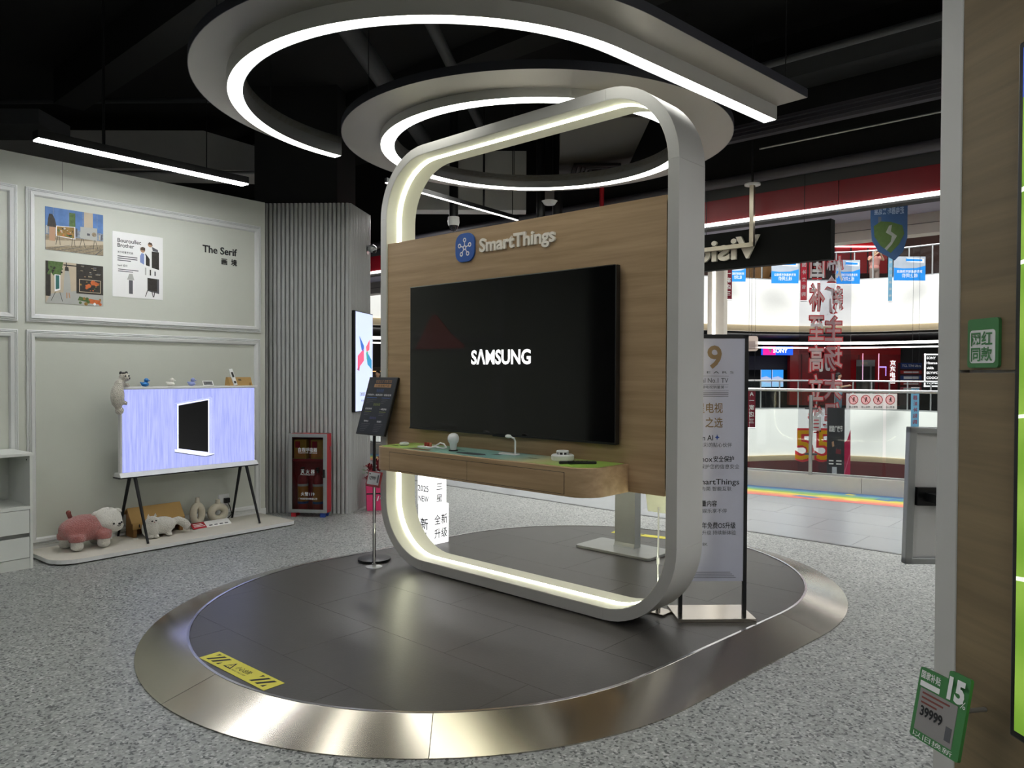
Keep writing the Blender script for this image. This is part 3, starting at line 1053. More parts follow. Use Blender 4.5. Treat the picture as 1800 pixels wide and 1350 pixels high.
# cardboard house behind the cat
ch = thing('cardboard_house', wloc(-1.265, 0.02, SZ), WA, 'brown cardboard pet house with a pitched roof behind the plush cat', 'cardboard house')
B().prism([(-0.20, 0.125), (-0.10, 0.262), (0.0, 0.20), (0.0, 0.19), (-0.10, 0.252), (-0.19, 0.125)], -0.25, 0.25, 'x').build('roof', m_kraft, ch)
B().box(-0.245, 0.245, -0.205, -0.198, 0.075, 0.135).build('front_board', m_kraft, ch)
for x in (-0.235, -0.09, 0.06, 0.20):
    B().box(x, x + 0.03, -0.195, -0.16, 0.0, 0.10).build('pillar', m_kraftd, ch)
for x in (-0.19, 0.205):
    B().box(x, x + 0.008, -0.212, -0.2, 0.09, 0.118).build('slot', m_ink, ch)
B().box(-0.235, 0.235, -0.05, -0.045, 0.0, 0.2).build('back_board', m_kraftd, ch)
for x in (-0.235, 0.229):
    B().prism([(-0.19, 0.0), (-0.045, 0.0), (-0.045, 0.2), (-0.10, 0.25), (-0.19, 0.13)], x, x + 0.006, 'x').build('gable', m_kraftd, ch)

# ring vases
m_vase = mat('bisque_vase', '#c6bfac', rough=0.8, var=0.06, vs=30, bump=0.15, bs=80)


def ring_vase(u, n, a, b_, r, neck, label):
    t = thing('ring_vase', wloc(u, n, SZ), WA, label, 'vase', 'ring vases on the stage')
    path = [Vector((a * math.cos(q), 0, b_ + r + b_ * math.sin(q))) for q in (2 * PI * i / 28 for i in range(28))]
    rings = []
    for i, p in enumerate(path):
        tt = (path[(i + 1) % 28] - path[i - 1]).normalized()
        nn = Vector((tt.z, 0, -tt.x))
        rings.append([p + nn * (r * math.cos(q)) + Vector((0, 1.15 * r * math.sin(q), 0)) for q in (2 * PI * j / 12 for j in range(12))])
    B().loft(rings, loop=True).build('body', m_vase, t, smooth=True)
    top = 2 * b_ + 2 * r
    B().lathe([(r * 0.85, top - r), (r * 0.75, top), (r * 0.6, top + neck * 0.5), (r * 0.62, top + neck), (r * 0.45, top + neck), (r * 0.4, top - r * 0.4)], 14).build('neck', m_vase, t, smooth=True)
    return t


ring_vase(-0.842, 0.13, 0.045, 0.085, 0.032, 0.045, 'tall oval ring vase in unglazed clay on the stage')
ring_vase(-0.625, 0.13, 0.072, 0.062, 0.036, 0.035, 'round doughnut vase in unglazed clay on the stage')
cs = thing('price_card', wloc(-0.765, 0.285, SZ), WA, 'leaning red and white information card in front of the ring vases', 'card')
mx_ = Matrix.Rotation(R(-58), 4, 'X')
B().box(-0.20, -0.06, -0.001, 0.001, 0, 0.085, mx_).build('red_card', m_redpaint, cs)
B().box(-0.06, 0.20, -0.001, 0.001, 0, 0.085, mx_).build('white_card', m_paper, cs)
for k in range(3):
    B().box(-0.18, -0.09 + 0.01 * k, -0.0016, -0.001, 0.06 - 0.018 * k, 0.068 - 0.018 * k, mx_).build('print_line', m_inkwhite, cs)
for k in range(4):
    B().box(-0.03 + 0.055 * k, 0.005 + 0.055 * k, -0.0016, -0.001, 0.015, 0.028, mx_).build('print_line', m_inkgrey, cs)
B().box(-0.19, 0.19, 0.03, 0.036, 0, 0.02).build('support', m_paper, cs)
ol = thing('wall_socket', wloc(-0.49, 0.0, 0.24), WA, 'white wall socket with a black plug behind the round vase', 'socket')
B().box(-0.06, 0.06, -0.010, 0, -0.06, 0.06).build('plate', m_white, ol, bevel=0.003)
B().box(-0.005, 0.05, -0.045, -0.010, -0.03, 0.02).build('plug', m_blackpl, ol, bevel=0.004)
B().tube([(0.02, -0.045, -0.02), (0.03, -0.07, -0.06), (0.06, -0.06, -0.15), (0.02, -0.04, -0.19)], 0.005, 6).build('cable', m_blackpl, ol)

# ---------------------------------------------------------------- posters and lettering on the wall
m_sky = mat('print_sky', '#4f76ac', rough=0.6, var=0.5, vs=14)
m_pcity = mat('print_city', '#7c8896', rough=0.6, var=0.8, vs=70)
m_pgreen = mat('print_green', '#4c6633', rough=0.6, var=0.7, vs=60)
m_pstone = mat('print_stone', '#8c7f68', rough=0.6, var=0.7, vs=70)
m_pgold = mat('print_gold', '#8c6d30', rough=0.6, var=0.9, vs=60)
m_pdark = mat('print_dark', '#2c2822', rough=0.6, var=0.8, vs=50)
m_pskin = mat('print_skin', '#b08a6c', rough=0.6)
m_pbeige = mat('print_beige', '#b9ab93', rough=0.6, var=0.1)
m_pgrey = mat('print_grey', '#a9aaa4', rough=0.6, var=0.1)
m_porange = mat('print_orange', '#c2622c', rough=0.6, var=0.4, vs=40)
m_pteal = mat('print_teal', '#2e6763', rough=0.6)


def poster(u0, u1, z0, z1, label, base):
    t = thing('poster', wloc(u0, 0.0, z0), WA, label, 'poster')
    B().box(0, u1 - u0, -0.004, 0, 0, z1 - z0).build('sheet', base, t)
    return t


y = -0.0045
p = poster(-2.138, -1.665, 2.616, 2.985, 'city terrace photo poster with two easel televisions, top left of the wall', m_sky)
flat(rect(0, 0.473, 0.13, 0.20), m_pcity, p, y)
flat(rect(0, 0.473, 0, 0.13), m_pstone, p, y)
flat([(0.0, 0.02), (0.473, 0.10), (0.473, 0.13), (0.0, 0.08)], m_pbeige, p, y - 0.0002)
rnd = random.Random(5)
for i in range(26):
    bx_ = 0.005 + 0.018 * i
    flat(rect(bx_, bx_ + rnd.uniform(0.008, 0.017), 0.14, 0.17 + rnd.uniform(0.0, 0.05)), rnd.choice((m_pgrey, m_pcity, m_inkgrey, m_pbeige)), p, y - 0.00012)
for i in range(4):
    flat(rect(0.06 + 0.12 * i, 0.063 + 0.12 * i, 0.19, 0.369), m_pcity, p, y - 0.00014)
for i in range(5):
    flat([(0.0 + 0.1 * i, 0.0), (0.012 + 0.1 * i, 0.0), (0.20 + 0.1 * i if i < 3 else 0.473, 0.06), (0.19 + 0.1 * i if i < 3 else 0.47, 0.06)], m_inkgrey, p, y - 0.00025)
for i in range(18):
    gx_, gz_ = rnd.uniform(0.095, 0.22), rnd.uniform(0.135, 0.20)
    flat(arc(gx_, gz_, rnd.uniform(0.004, 0.011), 0, 300, 6), rnd.choice((m_pgreen, m_porange, m_pdark, m_pbeige)), p, y - 0.0009)
flat(arc(0.395, 0.18, 0.02, 0, 330, 11), m_pstone, p, y - 0.0008)
flat(rect(0.335, 0.36, 0.165, 0.185), m_inkgrey, p, y - 0.0008)
flat(rect(0.19, 0.24, 0.17, 0.345), m_pgreen, p, y - 0.0002)
flat(rect(0.31, 0.385, 0.20, 0.369), m_pbeige, p, y - 0.0002)
flat([(0.03, 0.08), (0.075, 0.08), (0.08, 0.20), (0.03, 0.20)], m_pskin, p, y - 0.0004)
flat([(0.015, 0.20), (0.09, 0.20), (0.075, 0.27), (0.055, 0.31), (0.03, 0.31), (0.02, 0.26)], m_pdark, p, y - 0.0005)
flat([(0.085, 0.125), (0.238, 0.115), (0.238, 0.225), (0.085, 0.215)], m_inkwhite, p, y - 0.0006)
flat([(0.09, 0.13), (0.232, 0.122), (0.232, 0.22), (0.09, 0.21)], m_pgold, p, y - 0.0008)
flat([(0.28, 0.135), (0.42, 0.125), (0.42, 0.24), (0.28, 0.235)], m_pgrey, p, y - 0.0006)
for x0, x1 in ((0.095, 0.08), (0.105, 0.115), (0.215, 0.205), (0.225, 0.235), (0.29, 0.27), (0.30, 0.32), (0.395, 0.385), (0.405, 0.425)):
    flat([(x0, 0.13), (x0 + 0.004, 0.13), (x1 + 0.004, 0.05), (x1, 0.05)], m_pdark, p, y - 0.0007)
p = poster(-2.138, -1.667, 2.157, 2.52, 'photo poster of a bright room and a dark kitchen, bottom left of the wall', m_pbeige)
flat(rect(0, 0.04, 0.06, 0.363), m_pdark, p, y)
flat([(0, 0), (0.245, 0), (0.245, 0.12), (0.04, 0.08)], m_pgrey, p, y)
flat([(0.02, 0.30), (0.06, 0.24), (0.12, 0.25), (0.14, 0.363), (0.02, 0.363)], m_pgreen, p, y - 0.0003)
flat([(0.07, 0.10), (0.115, 0.12), (0.115, 0.25), (0.07, 0.25)], m_inkwhite, p, y - 0.0004)
flat([(0.078, 0.12), (0.108, 0.13), (0.108, 0.245), (0.078, 0.245)], m_pteal, p, y - 0.0006)
for x0, x1 in ((0.075, 0.04), (0.11, 0.13)):
    flat([(x0, 0.10), (x0 + 0.004, 0.10), (x1 + 0.004, 0.02), (x1, 0.02)], m_pdark, p, y - 0.0005)
flat([(0.14, 0.10), (0.20, 0.10), (0.195, 0.22), (0.185, 0.29), (0.155, 0.29), (0.145, 0.22)], m_pgrey, p, y - 0.0005)
flat([(0.15, 0.29), (0.185, 0.29), (0.18, 0.325), (0.155, 0.325)], m_pdark, p, y - 0.0006)
flat([(0.162, 0.05), (0.172, 0.05), (0.172, 0.1), (0.162, 0.1)], m_pskin, p, y - 0.0006)
flat([(0.185, 0.055), (0.195, 0.055), (0.19, 0.1), (0.18, 0.1)], m_pskin, p, y - 0.0006)
flat(rect(0.245, 0.471, 0.10, 0.363), m_pdark, p, y - 0.0002)
flat(rect(0.245, 0.471, 0.0, 0.10), m_pgrey, p, y - 0.0002)
flat(rect(0.268, 0.45, 0.115, 0.23), m_pbeige, p, y - 0.0006)
rnd = random.Random(8)
for i in range(22):
    gx_, gz_ = rnd.uniform(0.02, 0.14), rnd.uniform(0.24, 0.355)
    flat(arc(gx_, gz_, rnd.uniform(0.006, 0.014), 0, 300, 5), rnd.choice((m_pgreen, m_pdark, m_pgreen)), p, y - 0.00035)
for i in range(14):
    gx_, gz_ = rnd.uniform(0.25, 0.46), rnd.uniform(0.24, 0.35)
    flat(rect(gx_, gx_ + rnd.uniform(0.01, 0.04), gz_, gz_ + rnd.uniform(0.004, 0.014)), rnd.choice((m_pstone, m_inkgrey, m_pskin, m_pbeige)), p, y - 0.0003)
for i in range(14):
    gx_, gz_ = rnd.uniform(0.28, 0.44), rnd.uniform(0.125, 0.215)
    flat(arc(gx_, gz_, rnd.uniform(0.004, 0.010), 0, 300, 5), rnd.choice((m_pgreen, m_porange, m_pgold)), p, y - 0.0009)
for i in range(8):
    gx_, gz_ = rnd.uniform(0.26, 0.46), rnd.uniform(0.01, 0.07)
    flat(arc(gx_, gz_, rnd.uniform(0.008, 0.016), 0, 330, 9), rnd.choice((m_porange, m_pgold, m_inkwhite, m_pgreen)), p, y - 0.0007)
flat(rect(0.16, 0.167, 0.12, 0.363), m_pdark, p, y - 0.00015)
flat(rect(0.14, 0.245, 0.335, 0.345), m_pdark, p, y - 0.00015)
flat(rect(0.273, 0.445, 0.12, 0.225), m_pdark, p, y - 0.0008)
for qx, qz, qr in ((0.385, 0.205, 0.022), (0.35, 0.175, 0.018), (0.41, 0.195, 0.018), (0.33, 0.155, 0.012)):
    flat(arc(qx, qz, qr, 0, 330, 11), m_porange, p, y - 0.0010)
flat([(0.34, 0.02), (0.44, 0.015), (0.45, 0.05), (0.35, 0.06)], m_porange, p, y - 0.0006)
flat([(0.255, 0.04), (0.335, 0.03), (0.335, 0.06), (0.27, 0.075)], m_pgreen, p, y - 0.0006)
p = poster(-1.585, -1.118, 2.257, 2.857, 'pale designer poster with two men, a lamp and a television on legs', m_paper)
text('Bouroullec', m_ink, p, (0.045, y, 0.505), h=0.036, width=0.215, bold=0.012)
text('Brother', m_ink, p, (0.045, y, 0.46), h=0.036, width=0.15, bold=0.012)
text('关于布鲁莱兄弟', m_ink, p, (0.045, y, 0.405), h=0.016, width=0.14, bold=0.01)
for k in range(3):
    B().box(0.045, 0.225 - 0.06 * (k == 2), y, -0.004, 0.372 - 0.019 * k, 0.380 - 0.019 * k).build('print_line', m_inkgrey, p)
text('Serif 设计', m_ink, p, (0.045, y, 0.283), h=0.016, width=0.09, bold=0.01)
for k in range(2):
    B().box(0.05, 0.235 - 0.05 * k, y, -0.004, 0.252 - 0.017 * k, 0.259 - 0.017 * k).build('print_line', m_inkgrey, p)
flat([(0.36, 0.30), (0.43, 0.285), (0.43, 0.455), (0.36, 0.455)], m_pdark, p, y - 0.0002)
flat([(0.25, 0.34), (0.29, 0.32), (0.29, 0.42), (0.265, 0.43), (0.25, 0.40)], mat('print_shirt_blue', '#7f8fc0'), p, y - 0.0002)
flat([(0.29, 0.32), (0.34, 0.31), (0.34, 0.38), (0.30, 0.43)], m_pdark, p, y - 0.0004)
flat(rect(0.288, 0.303, 0.31, 0.41), m_inkwhite, p, y - 0.0006)
flat(arc(0.275, 0.455, 0.022, 0, 330, 11), m_pskin, p, y - 0.0004)
flat([(0.252, 0.455), (0.298, 0.455), (0.297, 0.48), (0.275, 0.488), (0.254, 0.478)], mat('print_hair', '#4a3c2e'), p, y - 0.0006)
flat(arc(0.345, 0.515, 0.022, 0, 330, 11), m_pskin, p, y - 0.0004)
flat([(0.36, 0.50), (0.42, 0.475), (0.42, 0.455), (0.37, 0.46)], m_inkgrey, p, y - 0.0004)
flat([(0.322, 0.52), (0.335, 0.54), (0.36, 0.535), (0.37, 0.505), (0.355, 0.515)], mat('print_hair', '#4a3c2e'), p, y - 0.0006)
flat([(0.13, 0.165), (0.195, 0.165), (0.18, 0.222), (0.15, 0.222)], m_pgrey, p, y - 0.0002)
flat(rect(0.147, 0.182, 0.035, 0.162), m_inkgrey, p, y - 0.0002)
for k, hh in enumerate((0.07, 0.055, 0.042)):
    flat(rect(0.295 + 0.045 * k, 0.308 + 0.045 * k, 0.225, 0.225 + hh), (m_pgrey, m_pdark, m_inkgrey)[k], p, y - 0.0002)
flat([(0.318, 0.075), (0.43, 0.055), (0.43, 0.195), (0.318, 0.20)], m_inkgrey, p, y - 0.0002)
flat([(0.322, 0.085), (0.41, 0.075), (0.41, 0.195), (0.322, 0.197)], m_pdark, p, y - 0.0004)
for x0, x1 in ((0.315, 0.295), (0.355, 0.37), (0.385, 0.375)):
    flat([(x0, 0.08), (x0 + 0.007, 0.08), (x1 + 0.007, 0.02), (x1, 0.02)], m_pdark, p, y - 0.0004)
t = thing('wall_lettering', wloc(-0.712, 0.0, 2.665), WA, 'black The Serif lettering with two Chinese characters on the pale wall', 'lettering')
text('The Serif', m_ink, t, (0, -0.001, 0.11), h=0.072, width=0.378, ext=0.004, bold=0.016)
text('画', m_ink, t, (0.205, -0.001, 0.012), h=0.05, width=0.062, ext=0.004, bold=0.014)
text('境', m_ink, t, (0.312, -0.001, 0.012), h=0.05, width=0.066, ext=0.004, bold=0.014)

# ---------------------------------------------------------------- white shelf cabinet at the left edge
cb = thing('shelf_cabinet', wloc(-2.41, 0.01, 0.0), WA, 'white cabinet with an open shelf over two drawers', 'cabinet')
x0, x1, d = -0.95, 0.0, -0.49
B().box(x0, x1 + 0.006, d - 0.006, 0, 0.895, 0.918).build('top', m_offwhite, cb, bevel=0.002)
B().box(x1 - 0.02, x1, d, 0, 0.0, 0.895).build('side_panel', m_offwhite, cb)
B().box(x0, x0 + 0.02, d, 0, 0.0, 0.895).build('side_panel', m_offwhite, cb)
B().box(x0 + 0.02, x1 - 0.02, -0.012, 0, 0.08, 0.895).build('back_panel', m_offwhite, cb)
B().box(x0 + 0.02, x1 - 0.02, d, -0.012, 0.472, 0.498).build('shelf', m_offwhite, cb)
B().box(x0 + 0.02, x1 - 0.02, d + 0.01, d + 0.03, 0.0, 0.085).build('kick_board', m_offwhite, cb)
B().box(x0 + 0.02, x1 - 0.02, d + 0.03, d + 0.05, 0.085, 0.472).build('drawer_recess', mat('recess_grey', '#8a8c8a'), cb)
B().box(x0 + 0.023, x1 - 0.024, d, d + 0.018, 0.285, 0.468).build('drawer_front', m_offwhite, cb)
B().box(x0 + 0.023, x1 - 0.024, d, d + 0.018, 0.09, 0.252).build('drawer_front', m_offwhite, cb)
B().tube([(-0.0195, d + 0.07, 0.86), (-0.022, d + 0.07, 0.86)], 0.006, 8).build('screw_hole', m_blackpl, cb)
ov = thing('oval_vase', wloc(-2.41 - 0.305, 0.26, 0.498), WA, 'pale oval ring vase on the shelf of the white cabinet', 'vase')
path = [Vector((0.075 * math.cos(q), 0, 0.145 + 0.115 * math.sin(q))) for q in (2 * PI * i / 24 for i in range(24))]
rings = []
for i, p in enumerate(path):
    tt = (path[(i + 1) % 24] - path[i - 1]).normalized()
    nn = Vector((tt.z, 0, -tt.x))
    rings.append([p + nn * (0.03 * math.cos(q)) + Vector((0, 0.035 * math.sin(q), 0)) for q in (2 * PI * j / 10 for j in range(10))])
B().loft(rings, loop=True).build('body', m_vase, ov, smooth=True)

# ================================================================ on and by the fluted column
ca = math.atan2(CC.y - CB.y, CC.x - CB.x)
sg = thing('digital_poster', (CB.x + 0.0, CB.y, 0), ca, 'tall bright digital poster on the side of the fluted column', 'digital sign')
B().box(0.05, 0.645, -0.052, -0.012, 1.12, 2.255).build('case', m_blackmetal, sg)
m_sig = glow('sign_pale_blue', (0.60, 0.69, 1.0, 1), 0.85, big=True)
sgs = B().box(0.06, 0.635, -0.0545, -0.05, 1.13, 2.245).build('screen', m_sig, sg)
for pts, c in (([(0.17, 1.98), (0.33, 1.87), (0.33, 1.80), (0.25, 1.82)], '#2d62b8'), ([(0.12, 1.75), (0.33, 1.84), (0.33, 1.70), (0.12, 1.60)], '#e0567a'),
               ([(0.40, 1.86), (0.53, 1.95), (0.52, 1.83), (0.42, 1.80)], '#e25b6e'), ([(0.40, 1.80), (0.48, 1.78), (0.60, 1.71), (0.60, 1.60), (0.45, 1.66)], '#2f86b6'),
               ([(0.42, 1.82), (0.47, 1.80), (0.47, 1.70), (0.42, 1.72)], '#4fa477'), ([(0.1, 1.6), (0.2, 1.65), (0.17, 1.58)], '#a04a70')):
    flat(pts, glow('sign_' + c[1:], c, 1.0), sgs, -0.0548)
text('三星影像王', glow('sign_ink', '#2a3348', 0.4), sgs, (0.30, -0.0548, 1.30), h=0.032, al='C', mirror=True, maxw=0.36)
text('人工智能画质大师', glow('sign_ink', '#2a3348', 0.4), sgs, (0.33, -0.0548, 1.235), h=0.016, al='C', mirror=True, maxw=0.42)
cm = thing('security_camera', (CB.x + 0.56 * math.cos(ca), CB.y + 0.56 * math.sin(ca), 3.0), ca, 'small grey security camera near the top of the fluted column', 'security camera')
B().lathe([(0.0, 0), (0.05, 0), (0.05, 0.02), (0, 0.02)], 14, m=Matrix.Rotation(R(90), 4, 'X')).build('mount', m_alu, cm, smooth=True)
B().ball((0, -0.07, 0.02), (0.055, 0.06, 0.045)).build('housing', m_alu, cm, smooth=True)
B().ball((0.0, -0.10, -0.01), 0.026).build('lens', m_blackpl, cm, smooth=True)

# fire cabinet
ex = thing('fire_cabinet', (-2.41, 8.10, 0), R(-6), 'red fire equipment cabinet with an aluminium framed glass door', 'fire cabinet')
W_, D_, H_ = 0.42, 0.155, 0.90
bx = B()
bx.box(0, W_, D_ - 0.006, D_, 0.045, H_).box(0, 0.006, 0.02, D_, 0.045, H_).box(W_ - 0.006, W_, 0.02, D_, 0.045, H_).box(0, W_, 0.02, D_, 0.045, 0.052).box(0, W_, 0.02, D_, H_ - 0.007, H_)
bx.build('body', m_redpaint, ex)
B().box(0.006, W_ - 0.006, 0.03, D_ - 0.006, 0.60, 0.625).build('shelf', m_redpaint, ex)
dr = B()
fw = 0.036
dr.box(-0.003, fw, 0.0, 0.02, 0.048, H_).box(W_ - fw, W_ + 0.003, 0.0, 0.02, 0.048, H_).box(fw, W_ - fw, 0.0, 0.02, 0.048, 0.048 + fw).box(fw, W_ - fw, 0.0, 0.02, H_ - fw, H_)
door = dr.build('door', m_alu, ex, bevel=0.002)
B().box(fw, W_ - fw, 0.008, 0.012, 0.048 + fw, H_ - fw).build('glass', m_tglass, door)
B().box(W_ - fw + 0.0, W_ - fw + 0.022, -0.012, 0.0, 0.43, 0.52).build('handle', m_blackpl, door, bevel=0.004)
B().box(W_ + 0.0, W_ + 0.008, 0.10, 0.125, 0.72, 0.76).build('lock', m_chrome, ex)
text('自救呼吸器', m_inkwhite, door, (W_ / 2, 0.0075, 0.71), h=0.034, width=0.21, al='C')
text('Respirator for self-rescue', m_inkwhite, door, (W_ / 2, 0.0075, 0.69), h=0.012, width=0.21, al='C')
text('灭 火 器', m_inkwhite, door, (W_ / 2, 0.0075, 0.475), h=0.034, width=0.155, al='C')
text('Fire Extinguisher', m_inkwhite, door, (W_ / 2, 0.0075, 0.455), h=0.013, width=0.155, al='C')
text('火警119', m_inkwhite, door, (W_ / 2, 0.0075, 0.235), h=0.03, width=0.15, al='C')
text('广州消防器材有限公司', m_inkwhite, door, (W_ / 2, 0.0075, 0.19), h=0.016, width=0.21, al='C')
m_bluepl = mat('blue_plastic', '#2a4a9c', rough=0.4)
for x in (0.02, W_ - 0.075):
    for yy in (0.015, D_ - 0.05):
        B().box(x, x + 0.055, yy, yy + 0.035, 0.0, 0.045).build('foot', m_bluepl if x > 0.1 else m_redpaint, ex)
ca_, sa_ = math.cos(R(-6)), math.sin(R(-6))


def exl(x, y_, z):
    return (-2.41 + x * ca_ - y_ * sa_, 8.10 + x * sa_ + y_ * ca_, z)


m_lab = mat('label_orange', '#d98a2a', rough=0.5)
fe0 = None
for x, lb in ((0.125, 'red fire extinguisher on the left inside the fire cabinet'), (0.295, 'red fire extinguisher on the right inside the fire cabinet')):
    if fe0 is None:
        t = fe0 = thing('fire_extinguisher', exl(x, 0.09, 0.052), R(-6), lb, 'fire extinguisher', 'extinguishers in the cabinet')
        B().lathe([(0.0, 0), (0.052, 0), (0.056, 0.01), (0.056, 0.34), (0.045, 0.385), (0.02, 0.405), (0.02, 0.42), (0, 0.42)], 20).build('cylinder', m_redpaint, t, smooth=True)
        B().lathe([(0.0566, 0.11), (0.0572, 0.11), (0.0572, 0.30), (0.0566, 0.30)], 20).build('label', m_lab, t, smooth=True)
        B().lathe([(0.0576, 0.275), (0.0578, 0.275), (0.0578, 0.30), (0.0576, 0.30)], 20).build('label_head', m_paper, t, smooth=True)
        B().lathe([(0.0566, 0.085), (0.0572, 0.085), (0.0572, 0.11), (0.0566, 0.11)], 20).build('label_foot', m_bluepl, t, smooth=True)
        B().lathe([(0.0, 0.42), (0.018, 0.42), (0.018, 0.45), (0, 0.45)], 12).build('valve', m_chrome, t, smooth=True)
        B().box(-0.01, 0.01, -0.055, 0.02, 0.45, 0.458).box(-0.01, 0.01, -0.05, 0.02, 0.468, 0.476).build('handle', m_blackpl, t)
    else:
        t = copy_tree(fe0)
        t.location = exl(x, 0.09, 0.052)
        t['label'] = lb
for x, lb in ((0.11, 'yellow respirator canister on the left of the fire cabinet shelf'), (0.30, 'yellow respirator canister on the right of the fire cabinet shelf')):
    t = thing('respirator_canister', exl(x, 0.09, 0.625), R(-6), lb, 'respirator', 'respirators in the cabinet')
    B().box(-0.07, 0.07, -0.045, 0.045, 0, 0.21).build('box', mat('respirator_yellow', '#c59a30', rough=0.5, var=0.2, vs=20), t, bevel=0.004)
    B().box(-0.055, 0.055, -0.0465, -0.045, 0.02, 0.10).build('label', m_lab, t)
    B().box(-0.055, 0.0, -0.0465, -0.045, 0.12, 0.19).build('label_mark', m_redpaint, t)

# roses in a pink gift bag
gb = thing('gift_bag', (-1.535, 8.57, 0), R(14), 'pink paper gift bag with a black ribbon standing by the fluted column', 'gift bag')
m_bag = mat('bag_pink', '#d4386e', rough=0.35, var=0.04)
bw, bd, bh = 0.12, 0.08, 0.30
b = B()
vs = [(-bw, -bd, 0), (bw, -bd, 0), (bw, bd, 0), (-bw, bd, 0), (-bw - 0.01, -bd, bh), (bw + 0.01, -bd, bh), (bw + 0.01, bd, bh), (-bw - 0.01, bd, bh),
      (-bw + 0.02, 0, bh), (bw - 0.02, 0, bh), (-bw, 0, 0.0), (bw, 0, 0.0)]
b.add(vs, [(0, 1, 5, 4), (2, 3, 7, 6), (0, 1, 2, 3), (0, 4, 8, 10), (10, 8, 7, 3), (1, 11, 9, 5), (11, 2, 6, 9)])
b.build('bag', m_bag, gb)
B().box(-bw - 0.006, bw + 0.006, -bd - 0.003, -bd - 0.001, 0.185, 0.200).build('ribbon', m_ink, gb)
B().tube([(0.02, -bd - 0.006, 0.19), (0.06, -bd - 0.03, 0.16), (0.05, -bd - 0.02, 0.08), (0.09, -bd - 0.03, 0.02)], 0.006, 5).build('ribbon_tail', m_ink, gb)
for k in range(4):
    flat([(-0.05 + 0.035 * k, 0.09 + 0.02 * k), (-0.035 + 0.035 * k, 0.09 + 0.02 * k), (-0.02 + 0.035 * k, 0.15 + 0.012 * k), (-0.03 + 0.035 * k, 0.155 + 0.012 * k)], m_inkwhite, gb, -bd - 0.0022, 'print_stroke')
fb = thing('rose_bouquet', (-1.535, 8.57, 0.0), R(14), 'bouquet of dark red roses in the pink gift bag', 'flowers')
m_rose = mat('rose_red', '#7c0f1e', rough=0.6, var=0.25, vs=60)
m_leaf = mat('rose_leaf', '#3c6b33', rough=0.5, var=0.2, vs=30)


def rose(parent, c, r, tilt):
    b = B()
    rnd = random.Random(int(c[0] * 1e4))
    for lay in range(4):
        k = 3 + lay
        for i in range(k):
            a = 2 * PI * i / k + lay * 0.7
            rr = r * (0.25 + 0.25 * lay)
            pts = []
            for s_ in range(3):
                for q in range(4):
                    aa = a + (q - 1.5) * (1.25 / k)
                    hh = r * (0.1 + 0.55 * s_ - 0.12 * lay * s_)
                    r2 = rr * (0.55 + 0.3 * s_ + (0.12 * lay if s_ == 2 else 0))
                    pts.append(Vector((c[0] + r2 * math.cos(aa), c[1] + r2 * math.sin(aa), c[2] + hh - r * 0.3)))
            b.add(pts, [(s_ * 4 + q, s_ * 4 + q + 1, s_ * 4 + q + 5, s_ * 4 + q + 4) for s_ in range(2) for q in range(3)])
    b.ball((c[0], c[1], c[2] - r * 0.1), r * 0.55, 8, 6)
    return b.build('rose', m_rose, parent, smooth=True)


rs = [(-0.10, -0.06, 0.36), (-0.02, -0.07, 0.39), (0.07, -0.06, 0.36), (-0.07, 0.0, 0.44), (0.02, 0.0, 0.47), (0.10, 0.01, 0.43), (0.0, 0.06, 0.53), (0.08, 0.07, 0.50), (-0.08, 0.07, 0.48), (0.13, -0.04, 0.39), (0.05, 0.04, 0.58)]
for c in rs:
    rose(fb, c, 0.05, 0)
    B().tube([(c[0] * 0.3, c[1] * 0.3, 0.02), (c[0], c[1], c[2] - 0.02)], 0.005, 5).build('stem', m_leaf, fb)
rnd = random.Random(3)
for i in range(16):
    a = rnd.uniform(0, 2 * PI)
    r0 = rnd.uniform(0.09, 0.14)
    cx_, cy_, cz_ = r0 * math.cos(a), r0 * 0.75 * math.sin(a), rnd.uniform(0.32, 0.46)
    d = Vector((math.cos(a), math.sin(a), 0.25)) * 0.055
    n_ = Vector((-math.sin(a), math.cos(a), 0)) * 0.022
    p = Vector((cx_, cy_, cz_))
    B().add([p, p + d * 0.5 + n_, p + d, p + d * 0.5 - n_, p + d * 0.5 + Vector((0, 0, 0.008))], [(0, 1, 4), (1, 2, 4), (2, 3, 4), (3, 0, 4)]).build('leaf', m_leaf, fb)

# ================================================================ on the platform around the frame
# sloping menu board on a pole
mb = thing('menu_stand', tloc(-0.115, 0.05, PZ), TA, 'black pole stand with a sloping dark menu board beside the display frame', 'sign stand')
B().lathe([(0, 0), (0.128, 0), (0.13, 0.006), (0.13, 0.018), (0.10, 0.024), (0, 0.026)], 32).build('base', m_blackmetal, mb, smooth=True)
B().tube([(0, 0, 0.02), (0, 0, 1.16)], 0.0125, 12).build('pole', m_blackmetal, mb, smooth=True)
mx_ = Matrix.Translation((0.075, -0.035, 1.235)) @ Matrix.Rotation(R(-17), 4, 'X')
B().box(-0.18, 0.18, 0.0, 0.022, -0.235, 0.235, mx_).build('board', m_blackpl, mb, bevel=0.003)
rt = (R(-17), 0, 0)
bd_ = B().box(-0.17, 0.17, -0.0012, 0.0, -0.225, 0.225, mx_).build('sheet', mat('menu_navy', '#171c28', rough=0.45), mb)


def mtext(body, m, x, z, h, w=None, al='C'):
    p_ = mx_ @ Vector((x, -0.0016, z))
    return text(body, m, bd_, p_, h=h, width=w, al=al, rot=rt)


def mbar(m, x0, x1, z0, z1):
    return B().box(x0, x1, -0.0018, -0.001, z0, z1, mx_).build('print_line', m, bd_)


